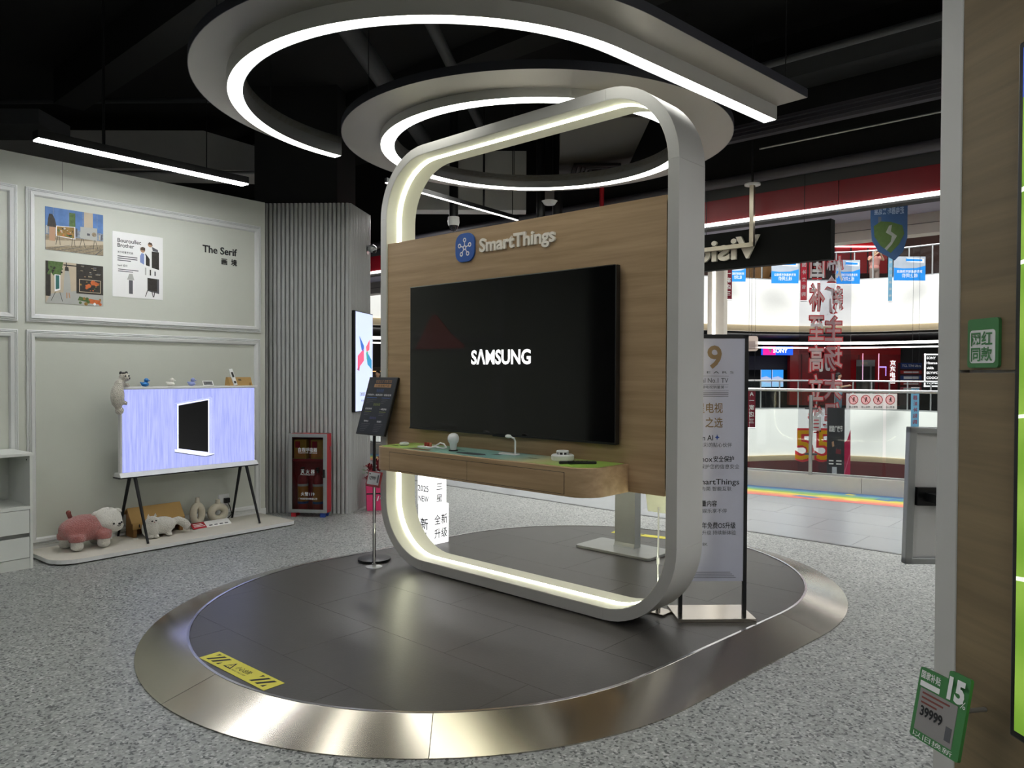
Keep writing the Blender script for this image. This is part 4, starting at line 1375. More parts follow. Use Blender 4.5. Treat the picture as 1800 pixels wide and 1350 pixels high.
m_or, m_bl, m_gr, m_pu = mat('ink_orange', '#a0784e'), mat('ink_blue', '#35568f'), mat('ink_green', '#7c8a3a'), mat('ink_violet', '#4a4c86')
mtext('智能生活 智慧互联', m_or, 0.02, 0.188, 0.02, 0.20)
mbar(m_or, -0.09, 0.12, 0.150, 0.178)
mtext('三星智能产品', m_ink, 0.015, 0.157, 0.014, 0.17)
mtext('智能家居', m_bl, 0.0, 0.112, 0.02, 0.09)
mtext('外观设计 / 画质音质 / 智能连接', m_inkwhite, 0.0, 0.082, 0.012, 0.30)
mbar(m_bl, -0.15, -0.02, 0.062, 0.068)
mbar(m_bl, 0.04, 0.14, 0.062, 0.068)
for k in range(3):
    mbar(m_inkgrey, -0.14, -0.02 - 0.04 * k, 0.047 - 0.014 * k, 0.051 - 0.014 * k)
    mbar(m_inkgrey, 0.045, 0.12 - 0.02 * k, 0.047 - 0.014 * k, 0.051 - 0.014 * k)
mtext('智能场景', m_gr, 0.0, 0.0, 0.018, 0.085)
mtext('居家好帮手', m_inkwhite, -0.09, -0.032, 0.011, 0.085)
mtext('一键控制', m_inkwhite, 0.09, -0.032, 0.011, 0.085)
for k, m in enumerate((m_gr, m_inkgrey, m_inkgrey)):
    mbar(m, -0.135, -0.05 - 0.015 * k, -0.05 - 0.014 * k, -0.046 - 0.014 * k)
    mbar(m, 0.05, 0.13 - 0.01 * k, -0.05 - 0.014 * k, -0.046 - 0.014 * k)
mtext('服务支持', m_pu, -0.01, -0.108, 0.016, 0.08)
mtext('售前咨询', m_inkwhite, -0.085, -0.132, 0.011, 0.055)
mtext('售后服务', m_inkwhite, 0.08, -0.132, 0.011, 0.055)
for k in range(5):
    mbar(m_inkgrey, -0.14, -0.03 - 0.012 * k, -0.15 - 0.014 * k, -0.146 - 0.014 * k)
    mbar(m_inkgrey, 0.03, 0.13 - 0.01 * k, -0.15 - 0.014 * k, -0.146 - 0.014 * k)

# slim price stands left and right of the frame
m_clear = mat('acrylic_pole', '#d8dadb', rough=0.15, metal=0.5)


def price_stand(u, n, label, h, m_case, m_face, flip, base):
    t = thing('price_stand', tloc(u, n, PZ), TA + (PI if flip else 0), label, 'price stand')
    if base == 'disc':
        B().lathe([(0, 0), (0.062, 0), (0.062, 0.006), (0, 0.008)], 24).build('base', m_clear, t, smooth=True)
    else:
        B().box(-0.075, 0.075, -0.06, 0.06, 0, 0.012).build('base', m_steel, t, bevel=0.002)
    B().lathe([(0, 0.0), (0.016, 0.008), (0.016, 0.03), (0, 0.03)], 12).build('collar', m_chrome, t, smooth=True)
    B().tube([(0, 0, 0.01), (0, 0, h)], 0.006, 8).build('pole', m_clear, t, smooth=True)
    B().lathe([(0.0, h * 0.46), (0.011, h * 0.46), (0.011, h * 0.52), (0, h * 0.52)], 10).build('clamp', m_clear, t, smooth=True)
    mx = Matrix.Translation((0, -0.012, h + 0.0)) @ Matrix.Rotation(R(-14), 4, 'X')
    B().box(-0.085, 0.085, 0, 0.012, -0.035, 0.085, mx).build('case', m_case, t, bevel=0.004)
    B().box(-0.07, 0.07, -0.0012, 0, -0.018, 0.075, mx).build('display', m_face, t)
    return t, mx


m_epaper = mat('epaper', '#aeb0b0', rough=0.6)
t, mx = price_stand(0.06, 0.185, 'slim stand with a red framed price display at the end of the shelf desk', 0.655, mat('case_red', '#8e2f34', rough=0.4), m_epaper, False, 'disc')
text('12999', m_ink, t, mx @ Vector((-0.05, -0.0018, 0.018)), h=0.028, width=0.075, rot=(R(-14), 0, 0), bold=0.01)
B().box(0.045, 0.062, -0.0018, -0.001, 0.0, 0.06, mx).build('print_block', m_inkgrey, t)
B().box(-0.062, -0.045, -0.0018, -0.001, 0.058, 0.066, mx).build('print_line', m_ink, t)
price_stand(2.235, -0.36, 'slim stand with a pale price display behind the right end of the frame', 0.66, mat('case_pale', '#c9cdbf', rough=0.4), m_epaper, True, 'plate')

# white glowing text cubes
m_cube = glow('cube_white', '#fdfdff', 0.95, big=True)
m_cubeink = mat('cube_ink', '#1c1d20', rough=0.6)
cu = thing('light_cube', (-0.555, 6.63, PZ), TA, 'lower white glowing block with Chinese lettering behind the frame', 'light box', 'stacked light boxes')
B().box(-0.16, 0.0, -0.22, 0.0, 0.0, 0.345).build('block', m_cube, cu, bevel=0.004)
text('新', m_cubeink, cu, (-0.125, -0.2205, 0.14), h=0.075, bold=0.008)
text('升', m_cubeink, cu, (-0.125, -0.2205, 0.02), h=0.075, bold=0.008)
text('全', m_cubeink, cu, (0.0008, -0.17, 0.18), h=0.065, bold=0.008, width=0.07, rot=(0, 0, R(90)))
text('新', m_cubeink, cu, (0.0008, -0.09, 0.18), h=0.065, bold=0.008, width=0.07, rot=(0, 0, R(90)))
text('升', m_cubeink, cu, (0.0008, -0.17, 0.06), h=0.065, bold=0.008, width=0.07, rot=(0, 0, R(90)))
text('级', m_cubeink, cu, (0.0008, -0.09, 0.06), h=0.065, bold=0.008, width=0.07, rot=(0, 0, R(90)))
cu = thing('light_cube', (-0.575, 6.615, PZ + 0.345), TA, 'upper white glowing block reading 2025 NEW behind the frame', 'light box', 'stacked light boxes')
B().box(-0.155, 0.0, -0.20, 0.0, 0.0, 0.34).build('block', m_cube, cu, bevel=0.004)
text('2025', m_cubeink, cu, (-0.01, -0.2005, 0.12), h=0.05, al='R', width=0.14, bold=0.008)
text('NEW', m_cubeink, cu, (-0.01, -0.2005, 0.03), h=0.05, al='R', width=0.13, bold=0.008)
text('三', m_cubeink, cu, (0.0008, -0.12, 0.13), h=0.05, bold=0.008, width=0.07, rot=(0, 0, R(90)))
text('星', m_cubeink, cu, (0.0008, -0.12, 0.03), h=0.05, bold=0.008, width=0.07, rot=(0, 0, R(90)))

# grey post on a flat foot behind the frame
gp = thing('post_stand', (0.955, 6.35, PZ), TA, 'grey metal post on a flat rectangular foot behind the frame', 'stand')
m_greym = mat('grey_metal', '#9fa29f', rough=0.35, metal=0.35)
B().prism(rrect(-0.37, 0.37, -0.20, 0.20, 0.03), 0.0, 0.022).build('foot', m_greym, gp, bevel=0.004)
prof = [(-0.115, 0.022), (-0.10, 0.03), (-0.09, 0.06), (-0.09, 1.70), (0.0, 1.70), (0.0, 0.022)]
B().prism([(p_[0] + 0.10, p_[1]) for p_ in prof], -0.10, 0.10, 'x').build('post', m_greym, gp)
B().box(-0.3, 0.3, -0.02, 0.0, 1.35, 1.75).build('mount_plate', m_blackmetal, gp)

# printed poster stand right of the frame
ps = thing('poster_stand', (1.24, 4.635, PZ), R(2), 'tall grey feature poster on a two-post stand right of the display frame', 'poster stand')
B().box(-0.24, 0.235, -0.14, 0.14, 0, 0.022).build('base', m_steel, ps, bevel=0.001)
for x in (-0.205, 0.195):
    B().box(x, x + 0.022, -0.012, 0.012, 0.02, 1.735).build('post', m_blackmetal, ps)
B().box(-0.205, 0.217, -0.012, 0.012, 1.715, 1.74).build('top_bar', m_blackmetal, ps)
m_pp = mat('poster_lilac_grey', '#b9bbc9', rough=0.6, var=0.015)
pn = B().box(-0.183, 0.195, -0.010, 0.004, 0.215, 1.715).build('panel', m_pp, ps)
yp = -0.0106
text('19', m_inkbrown, pn, (-0.026, yp, 1.535), h=0.135, al='C', bold=0.02)
text('Y E A R S', m_inkgrey, pn, (0.015, yp, 1.50), h=0.014, al='C', width=0.22)
for z_, x_ in ((1.483, 0.095), (1.430, 0.095), (1.395, 0.095), (1.374, 0.095)):
    B().box(-0.13, x_, yp - 0.0003, -0.0095, z_, z_ + 0.0015).build('rule', m_inkgrey, pn)
text('Global No.1 TV', m_inkgrey, pn, (0.092, yp, 1.443), h=0.029, al='R', width=0.235)
text('全球电视销量第一', m_inkgrey, pn, (0.092, yp, 1.408), h=0.014, al='R', width=0.19)
for k in range(3):
    B().box(-0.13, 0.094, yp - 0.0003, -0.0095, 1.38 - 0.012 * k, 1.386 - 0.012 * k).build('print_line', mat('ink_pale', '#8b8c95'), pn)
text('三星电视', m_inkbrown, pn, (0.06, yp, 1.262), h=0.047, al='R', width=0.22, bold=0.01)
text('之选', m_inkbrown, pn, (0.06, yp, 1.172), h=0.047, al='R', width=0.108, bold=0.01)
text('Vision AI', m_ink, pn, (0.0, yp, 1.087), h=0.033, al='R', width=0.15, bold=0.006)
flat([(0.012, 1.106), (0.022, 1.10), (0.026, 1.088), (0.03, 1.10), (0.042, 1.106), (0.03, 1.112), (0.026, 1.126), (0.022, 1.112)], mat('ink_sparkle', '#3b58a8'), pn, yp)
text('精彩的贴心伙伴', m_inkgrey, pn, (0.118, yp, 1.048), h=0.021, al='R', width=0.205)
text('Knox', m_ink, pn, (-0.002, yp, 0.955), h=0.033, al='R', width=0.10, bold=0.006)
text('安全保护', m_ink, pn, (0.004, yp, 0.957), h=0.028, width=0.128, bold=0.01)
text('保护您的信息安全', m_inkgrey, pn, (0.166, yp, 0.914), h=0.021, al='R', width=0.245)
text('SmartThings', m_ink, pn, (0.166, yp, 0.815), h=0.034, al='R', width=0.28, bold=0.006)
text('化繁为简 智能互联', m_inkgrey, pn, (0.118, yp, 0.777), h=0.021, al='R', width=0.25)
text('海量内容', m_ink, pn, (0.028, yp, 0.682), h=0.028, al='R', width=0.13, bold=0.01)
text('畅享娱乐享不停', m_inkgrey, pn, (0.09, yp, 0.640), h=0.021, al='R', width=0.215)
text('七年免费OS升级', m_ink, pn, (0.146, yp, 0.545), h=0.030, al='R', width=0.245, bold=0.008)
text('持续升级 持续新体验', m_inkgrey, pn, (0.148, yp, 0.505), h=0.021, al='R', width=0.27)
text('8K', m_inkgrey, pn, (-0.028, yp, 0.435), h=0.02, al='R')
for k in range(4):
    B().box(-0.15, 0.15 - 0.012 * k, yp - 0.0003, -0.0095, 0.235 + 0.011 * k, 0.240 + 0.011 * k).build('print_line', mat('ink_pale', '#8b8c95'), pn)

# far-side yellow step sticker
t = thing('warning_sticker', (1.20, 6.93, PZ + 0.001), R(-30), 'yellow and black step warning sticker at the far edge of the platform', 'sticker')
B().box(-0.28, 0.28, -0.045, 0.045, 0, 0.0012).build('sheet', m_yel, t)
for k in range(5):
    x = -0.2 + 0.05 * k
    flat([(x - 0.03, -0.03), (x - 0.01, -0.03), (x + 0.03, 0.03), (x + 0.01, 0.03)], m_ink, t, 0, 'stripe', 'xy', 0.0018)

# ---------------------------------------------------------------- things on the shelf desk
DZ = 1.0352
mt = thing('desk_mat', tloc(0, 0, DZ), TA, 'printed green and teal desk mat along the oak shelf desk', 'desk mat')
mm = mat('mat_print', '#8fae56', rough=0.4)
nt = mm.node_tree
tcn = nt.nodes.new('ShaderNodeTexCoord')
sx_ = nt.nodes.new('ShaderNodeSeparateXYZ')
dv = nt.nodes.new('ShaderNodeMath')
dv.operation = 'DIVIDE'
dv.inputs[1].default_value = 2.5
nz = nt.nodes.new('ShaderNodeTexNoise')
nz.inputs['Scale'].default_value = 3.0
ad = nt.nodes.new('ShaderNodeMath')
ad.operation = 'MULTIPLY_ADD'
ad.inputs[1].default_value = 0.10
rp = nt.nodes.new('ShaderNodeValToRGB')
el = rp.color_ramp.elements
while len(el) < 6:
    el.new(0.5)
for e, (p_, c_) in zip(el, ((0.16, '#8fb04a'), (0.27, '#a3bf62'), (0.36, '#86b09c'), (0.62, '#7fb0ab'), (0.76, '#bdb886'), (0.86, '#9cc255'))):
    e.position, e.color = p_, C(c_)
nt.links.new(tcn.outputs['Object'], sx_.inputs[0])
nt.links.new(sx_.outputs['X'], dv.inputs[0])
nt.links.new(tcn.outputs['Object'], nz.inputs['Vector'])
nt.links.new(nz.outputs['Fac'], ad.inputs[0])
nt.links.new(dv.outputs[0], ad.inputs[2])
nt.links.new(ad.outputs[0], rp.inputs[0])
nt.links.new(rp.outputs['Color'], nt.nodes['Principled BSDF'].inputs['Base Color'])
B().prism(rrect(0.335, 2.225, -0.365, -0.012, (0.13, 0, 0, 0.08), 8), 0, 0.0015).build('sheet', mm, mt)
for c, pts in (('#6b4a32', [(0.62, -0.34), (0.86, -0.34), (0.84, -0.29), (0.66, -0.28)]), ('#2c3038', [(1.10, -0.31), (1.30, -0.31), (1.34, -0.27), (1.28, -0.22), (1.12, -0.22), (1.06, -0.26)]),
               ('#45484c', [(1.33, -0.22), (1.40, -0.21), (1.40, -0.17), (1.33, -0.17)]), ('#5d7f7b', [(0.93, -0.17), (1.02, -0.17), (1.02, -0.14), (0.93, -0.14)]),
               ('#6a6c4e', [(1.62, -0.20), (1.70, -0.20), (1.71, -0.17), (1.63, -0.17)]), ('#31421f', [(0.38, -0.28), (0.44, -0.28), (0.45, -0.25), (0.39, -0.25)])):
    flat(pts, mat('mat_ink_' + c[1:], c), mt, 0, 'print', 'xy', 0.0019)


def on_desk(name, u, n, label, cat):
    return thing(name, tloc(u, n, DZ + 0.0015), TA, label, cat)


t = on_desk('smart_button', 0.46, 0.22, 'small white pebble-shaped smart button at the left end of the desk', 'smart button')
B().lathe([(0, 0.0), (0.03, 0.002), (0.036, 0.012), (0.032, 0.022), (0, 0.026)], 20).build('body', m_white, t, smooth=True)
B().lathe([(0.022, 0.0245), (0.023, 0.0255), (0.024, 0.0245)], 20).build('groove', m_alu, t, smooth=True)
t = on_desk('sample_tray', 0.70, 0.20, 'white tray with small red sample blocks on the desk', 'tray')
B().prism(rrect(-0.075, 0.075, -0.045, 0.045, 0.015), 0, 0.010).build('tray', m_white, t, bevel=0.002)
for k, x in enumerate((-0.035, -0.008, 0.02)):
    B().box(x, x + 0.014, -0.008, 0.006, 0.009, 0.036).build('block', mat('block_red', '#a8402f') if k != 2 else mat('block_orange', '#c9785a'), t, bevel=0.002)
t = on_desk('charging_cable', 0.80, 0.16, 'coiled white charging cable beside the sample tray', 'cable')
B().tube([(-0.07, 0.0, 0.012), (-0.03, 0.01, 0.035), (0.02, 0.0, 0.032), (0.06, -0.02, 0.016), (0.085, -0.035, 0.012), (0.06, -0.04, 0.006), (-0.02, -0.03, 0.006), (-0.06, -0.01, 0.006)], 0.0055, 7).build('wire', m_white, t, smooth=True)
B().box(-0.085, -0.06, -0.006, 0.006, 0.006, 0.018).build('plug', m_white, t, bevel=0.002)
t = on_desk('light_bulb', 0.985, 0.225, 'white smart light bulb standing on a black disc on the desk', 'light bulb')
B().lathe([(0, 0.0), (0.032, 0.0), (0.032, 0.008), (0, 0.008)], 20).build('stand', m_blackpl, t, smooth=True)
B().lathe([(0, 0.008), (0.019, 0.008), (0.021, 0.012), (0.026, 0.044), (0.026, 0.05), (0, 0.05)], 20).build('base', m_white, t, smooth=True)
B().lathe([(0.026, 0.05), (0.035, 0.062), (0.040, 0.080), (0.038, 0.096), (0.030, 0.110), (0.016, 0.119), (0, 0.121)], 20).build('globe', mat('bulb_opal', '#e9eaea', rough=0.3), t, smooth=True)
t = on_desk('charger_stand', 1.455, 0.13, 'slim white charging stand with a small round head in the middle of the desk', 'charger')
B().prism(rrect(-0.12, 0.035, -0.03, 0.03, 0.02), 0, 0.008).build('base', m_white, t, bevel=0.002)
B().tube([(0.01, 0, 0.006), (0.01, 0, 0.09), (0.006, -0.006, 0.108), (-0.02, -0.016, 0.118)], 0.006, 8).build('stem', m_white, t, smooth=True)
B().ball((-0.032, -0.02, 0.12), (0.024, 0.018, 0.013)).build('head', m_white, t, smooth=True)
t = on_desk('smoke_detector', 1.86, 0.135, 'round white smoke detector near the right end of the desk', 'smoke detector')
B().lathe([(0, 0.0), (0.066, 0.0), (0.070, 0.006), (0.070, 0.030), (0.064, 0.036), (0.0, 0.036)], 28).build('base', m_white, t, smooth=True)
B().lathe([(0, 0.036), (0.033, 0.036), (0.033, 0.05), (0, 0.05)], 20).build('vent_core', m_blackpl, t, smooth=True)
B().lathe([(0, 0.05), (0.038, 0.05), (0.040, 0.053), (0.036, 0.060), (0, 0.061)], 24).build('cap', m_white, t, smooth=True)
for k in range(8):
    a = 2 * PI * k / 8
    B().box(0.030, 0.038, -0.004, 0.004, 0.036, 0.05, Matrix.Rotation(a, 4, 'Z')).build('rib', m_white, t)
for k, (u_, n_, a_) in enumerate(((2.02, 0.235, 40), (2.06, 0.205, 46))):
    t = thing('remote_control', tloc(u_, n_, DZ + 0.0015 + (0.0 if k == 0 else 0.0)), TA + R(a_), ('front one' if k == 0 else 'rear one') + ' of two slim black remote controls at the right end of the desk', 'remote control', 'remotes on the desk')
    B().prism(rrect(-0.085, 0.085, -0.019, 0.019, 0.012), 0, 0.015).build('case', m_blackpl, t, bevel=0.004)
    for q in range(3):
        B().lathe([(0, 0.015), (0.006, 0.015), (0.006, 0.0165), (0, 0.0165)], 12, c=(-0.03 + 0.03 * q, 0, 0)).build('button', m_blackmetal, t, smooth=True)

# ================================================================ partition: big football screen, tags
bt = thing('football_television', PO, PA, 'very large television with a green football pitch on the oak partition', 'television')
B().box(-0.03, -0.001, -0.81, 1.220, 0.985, 2.10).build('body', m_blackpl, bt, bevel=0.003)
gm = glow('pitch_green', (0.22, 0.47, 0.04, 1), 0.62, big=True)
nt = gm.node_tree
bs = nt.nodes['Principled BSDF']
tcn = nt.nodes.new('ShaderNodeTexCoord')
wv = nt.nodes.new('ShaderNodeTexWave')
wv.bands_direction = 'Z'
wv.inputs['Scale'].default_value = 2.2
wv.inputs['Distortion'].default_value = 1.5
rp = nt.nodes.new('ShaderNodeValToRGB')
rp.color_ramp.elements[0].color, rp.color_ramp.elements[1].color = (0.16, 0.30, 0.03, 1), (0.30, 0.46, 0.07, 1)
nt.links.new(tcn.outputs['Object'], wv.inputs['Vector'])
nt.links.new(wv.outputs['Fac'], rp.inputs[0])
nt.links.new(rp.outputs['Color'], bs.inputs['Emission Color'])
scb = B().box(-0.0312, -0.029, -0.80, 1.208, 0.998, 2.089).build('screen', gm, bt)
m_pl = glow('pitch_line', '#e8f0e0', 0.9)
for z0_, z1_ in ((1.86, 1.868), (1.745, 1.752), (1.50, 1.506), (1.24, 1.247)):
    B().add([(-0.0315, 1.208, z0_), (-0.0315, 0.3, z0_ + 0.12), (-0.0315, 0.3, z1_ + 0.12), (-0.0315, 1.208, z1_)], [(0, 1, 2, 3)]).build('pitch_line', m_pl, scb)
B().box(-0.0317, -0.0312, -0.80, 1.208, 2.01, 2.089).build('score_bar', glow('score_blue', '#3a55b0', 0.8), scb)
B().box(-0.0322, -0.0317, 1.15, 1.195, 2.035, 2.07).build('score_text', glow('score_white', '#dfe6ff', 0.8), scb)
gt = thing('green_sign', (PO[0], PO[1], 0), PA, 'small green sign with white-panel Chinese characters on the oak partition', 'sign')
m_jg = mat('sign_green', '#3f7d46', rough=0.5)
rtp = (0, 0, R(-90))
B().prism(rrect(1.285, 1.36, 1.582, 1.668, 0.006), -0.006, -0.0005, 'x').build('board', m_jg, gt)
B().prism(rrect(1.292, 1.353, 1.59, 1.648, 0.006), -0.0068, -0.006, 'x').build('white_panel', m_paper, gt)
text('网红', m_jg, gt, (-0.0072, 1.349, 1.6225), h=0.0185, width=0.052, rot=rtp, bold=0.02)
text('同款', m_jg, gt, (-0.0072, 1.349, 1.5955), h=0.0185, width=0.052, rot=rtp, bold=0.02)
gp_ = thing('price_tag', (PO[0], PO[1], 0), PA, 'green framed price display with a large 15 on the edge of the partition', 'price tag')
mx = Matrix.Translation((-0.11, 1.28, 0.995)) @ Matrix.Rotation(R(8), 4, 'Z') @ Matrix.Rotation(R(11), 4, 'Y') @ Matrix.Rotation(R(-90), 4, 'Z')
B().prism(rrect(-0.052, 0.052, -0.058, 0.062, 0.004), 0, 0.006, 'y', mx).build('case', m_jg, gp_)
B().prism(rrect(0.008, 0.052, 0.055, 0.078, 0.004), 0, 0.006, 'y', mx).build('flag', m_jg, gp_)
B().box(-0.044, 0.036, -0.0008, 0, -0.044, 0.028, mx).build('display', mat('epaper_shaded', '#8c8886', rough=0.6), gp_)


def gtext(body, m, x, z, h, w=None, al='L', bold=0.0):
    o_ = text(body, m, gp_, (0, 0, 0), h=h, width=w, al=al, bold=bold)
    o_.matrix_local = mx @ Matrix.Translation((x, -0.0014, z))
    return o_


gtext('15', m_paper, 0.012, 0.034, 0.034, 0.034, bold=0.05)
gtext('%', m_paper, 0.040, 0.028, 0.012)
gtext('国家补贴', m_paper, -0.046, 0.046, 0.010, 0.042, bold=0.02)
B().box(-0.046, -0.004, -0.0014, -0.0008, 0.031, 0.040, mx).build('print_bar', m_paper, gp_)
gtext('39999', m_ink, -0.036, -0.016, 0.016, 0.048, bold=0.03)
B().box(0.02, 0.032, -0.0014, -0.0008, -0.035, -0.012, mx).build('print_block', m_inkgrey, gp_)
for k in range(3):
    B().box(-0.038, 0.02 - 0.012 * k, -0.0014, -0.0008, 0.02 - 0.008 * k, 0.023 - 0.008 * k, mx).build('print_line', mat('ink_rust', '#7a4038'), gp_)
gtext('以旧换新', m_paper, -0.044, -0.054, 0.007, 0.085)
B().tube([(-0.106, 1.30, 0.985), (-0.001, 1.31, 0.985)], 0.004, 6).build('arm', m_alu, gp_)
# sign frame seen from behind, held off the partition's end
sb = thing('back_of_sign', (1.02, 1.76, 1.285), R(4), 'grey sign frame seen from behind past the end of the partition', 'sign frame')
mx = Matrix.Rotation(R(1.5), 4, 'Y')
b = B()
for a in ((-0.10, 0.12, -0.16, -0.145), (-0.10, 0.12, 0.145, 0.16)):
    b.box(a[0], a[1], -0.012, 0.006, a[2], a[3], mx)
b.box(-0.10, -0.082, -0.012, 0.006, -0.16, 0.16, mx).box(0.104, 0.12, -0.012, 0.006, -0.16, 0.16, mx)
b.build('frame', m_alu, sb, bevel=0.002)
B().box(-0.085, 0.11, -0.004, 0.004, -0.15, 0.15, mx).build('back_sheet', m_paper, sb)
B().box(-0.079, 0.005, -0.016, -0.004, -0.022, 0.02, mx).build('clip', m_blackpl, sb)
B().box(-0.06, -0.03, -0.33, -0.016, -0.01, 0.01).build('arm', m_blackpl, sb)

# ================================================================ overhead services
def run(name, u0, u1, yT, z, w, h, m, label, cat, box=True):
    """A length of duct, tray or pipe parallel to the television wall."""
    t_ = B()
    if box:
        t_.box(u0, u1, yT - w / 2, yT + w / 2, z - h / 2, z + h / 2)
    else:
        t_.tube([(u0, yT, z), (u1, yT, z)], w / 2, 14)
    o_ = t_.build(name, m, loc=T0, rz=TA, smooth=not box)
    return tag(o_, label, cat)


m_pipe = mat('pipe_grey', '#46444a', rough=0.5, var=0.1)
run('water_pipe', -6, 8, 3.25, 3.47, 0.10, 0.1, m_pipe, 'thick grey pipe running just above the red fascia', 'pipe', False)
run('conduit', 1.6, 8, 3.2, 3.72, 0.018, 0.018, m_alu, 'thin bright conduit running above the thick grey pipe', 'pipe', False)
for k, (yy, zz) in enumerate(((2.86, 3.74), (2.94, 3.80), (3.02, 3.86), (3.10, 3.93))):
    run('cable_tray', 1.2, 8, yy, zz, 0.075, 0.028, m_pipe, ('lowest', 'second lowest', 'second highest', 'highest')[k] + ' of four parallel cable trays under the black ceiling', 'cable tray')
run('air_duct', 1.2, 8, 2.95, 4.24, 0.34, 0.17, m_duct, 'long flat charcoal duct under the ceiling over the cable trays', 'duct')
run('air_duct', 2.4, 4.6, 0.55, 4.52, 1.3, 0.45, m_ductg, 'big grey duct under the ceiling at the upper right', 'duct')
run('sprinkler_pipe', 1.3, 4.6, 2.3, 4.12, 0.06, 0.06, m_duct, 'dark sprinkler pipe crossing under the ceiling over the frame', 'pipe', False)
run('ceiling_beam', -4.4, 8, -0.9, 4.62, 0.3, 0.36, m_black, 'black ceiling beam over the near part of the platform', 'beam')
run('ceiling_beam', -9, 8, 1.6, 4.72, 0.3, 0.16, m_black, 'black ceiling beam over the frame', 'beam')
for k, (a, c) in enumerate((((-0.9, 4.4), (-0.3, 8.85)), ((-1.6, 4.0), (-1.05, 8.85)))):
    o = B().tube([(a[0], a[1], 4.45), (c[0], c[1], 4.3)], 0.09 if k else 0.05, 12).build('ceiling_pipe', m_duct, smooth=True)
    tag(o, ('thinner' if k == 0 else 'thicker') + ' dark pipe running away under the ceiling inside the light hook', 'pipe')
# grey sheeted duct over the showroom wall
o = B().prism([(-6.6, 4.15), (-3.15, 4.10), (-3.15, 4.38), (-3.9, 4.6), (-6.6, 4.6)], 9.5, 10.2, 'y').build('air_duct', m_ductg)
tag(o, 'wide pale grey duct in the dark above the showroom wall', 'duct')
o = B().tube([(-6.6, 9.4, 4.05), (-2.9, 9.4, 4.05)], 0.022, 8).build('conduit', m_alu, smooth=True)
tag(o, 'thin bright conduit below the pale grey duct', 'pipe')
o = B().tube([(-7.0, 8.6, 4.62), (-3.0, 8.6, 4.66)], 0.03, 8).build('sprinkler_pipe', m_duct, smooth=True)
tag(o, 'dark sprinkler pipe above the pale grey duct', 'pipe')
o = B().box(-5.9, -4.4, 7.0, 7.5, 3.86, 4.0).build('air_duct', m_duct)
tag(o, 'short charcoal duct at the far left over the wall', 'duct')
# concrete-grey bulkhead and the air outlet seen through the frame
o = B().prism([(-1.25, 3.5), (0.16, 3.5), (0.16, 4.2), (-1.25, 4.2)], 8.95, 9.2, 'y').build('bulkhead', m_ductg)
tag(o, 'grey bulkhead behind the frame under the ceiling', 'bulkhead')
ac = thing('air_outlet_box', (0.0, 0.0, 0.0), 0, 'charcoal duct box with a square air grille, seen through the top of the frame', 'duct')
b = B()
b.add([(0.40, 6.35, 3.72), (1.16, 6.35, 3.72), (1.20, 8.15, 3.70), (0.50, 8.15, 3.70), (0.40, 6.35, 4.15), (1.16, 6.35, 4.15), (1.20, 8.15, 4.15), (0.50, 8.15, 4.15)],
      [(0, 3, 2, 1), (4, 5, 6, 7), (0, 1, 5, 4), (1, 2, 6, 5), (2, 3, 7, 6), (3, 0, 4, 7)])
b.build('box', mat('duct_slate', '#4c4a47', rough=0.7, var=0.1, vs=3), ac)
for k in range(5):
    s_ = 0.24 - 0.045 * k
    cx_, cy_, cz_ = 0.86, 7.86, 3.702
    sl = -0.01
    b = B()
    for (xa, xb, ya, yb) in ((-s_, s_, -s_, -s_ + 0.025), (-s_, s_, s_ - 0.025, s_), (-s_, -s_ + 0.025, -s_, s_), (s_ - 0.025, s_, -s_, s_)):
        vs = [(cx_ + x_, cy_ + y_ * 0.8, cz_ + y_ * 0.8 * sl - 0.004 + dz) for dz in (0, -0.02) for x_, y_ in ((xa, ya), (xb, ya), (xb, yb), (xa, yb))]
        b.add(vs, [(0, 1, 2, 3), (7, 6, 5, 4), (0, 4, 5, 1), (1, 5, 6, 2), (2, 6, 7, 3), (3, 7, 4, 0)])
    b.build('grille_ring', m_black if k % 2 == 0 else m_duct, ac)
# dome camera on a black drop pole
dc = thing('dome_camera', (-0.65, 8.3, 3.12), 0, 'white dome camera on a black drop pole behind the oak panel', 'security camera')
B().tube([(0, 0, 0.15), (0, 0, 1.68)], 0.05, 12).build('drop_pole', m_blackmetal, dc, smooth=True)
B().lathe([(0.0, 0.16), (0.062, 0.16), (0.066, 0.10), (0.058, 0.065), (0, 0.065)], 20).build('housing', m_white, dc, smooth=True)
B().lathe([(0.05, 0.066), (0.045, 0.035), (0.025, 0.008), (0.0, 0.0)], 20).build('dome', mat('dome_smoke', '#1c1a22', rough=0.08), dc, smooth=True)
# other hanging poles and hardware behind the oak panel
for (x_, y_, z0_, w_, lb, m_) in ((0.31, 8.35, 2.9, 0.05, 'black drop pole left of the air outlet', m_blackmetal), (0.50, 8.45, 2.9, 0.06, 'second black drop pole left of the air outlet', m_blackmetal),
                                   (0.99, 8.38, 3.0, 0.026, 'red drop pipe behind the oak panel', m_redpaint)):
    o = B().tube([(x_, y_, z0_), (x_, y_, 4.8)], w_, 10).build('drop_pole', m_, smooth=True)
    tag(o, lb, 'pole')
t = thing('speaker', (0.405, 8.3, 3.46), 0, 'small white speaker between the two black drop poles', 'speaker')
B().lathe([(0, 0.0), (0.09, 0.0), (0.06, -0.04), (0.0, -0.05)], 16).build('horn', m_white, t, smooth=True)
B().box(-0.05, 0.05, -0.04, 0.04, 0.0, 0.16).build('case', m_alu, t)

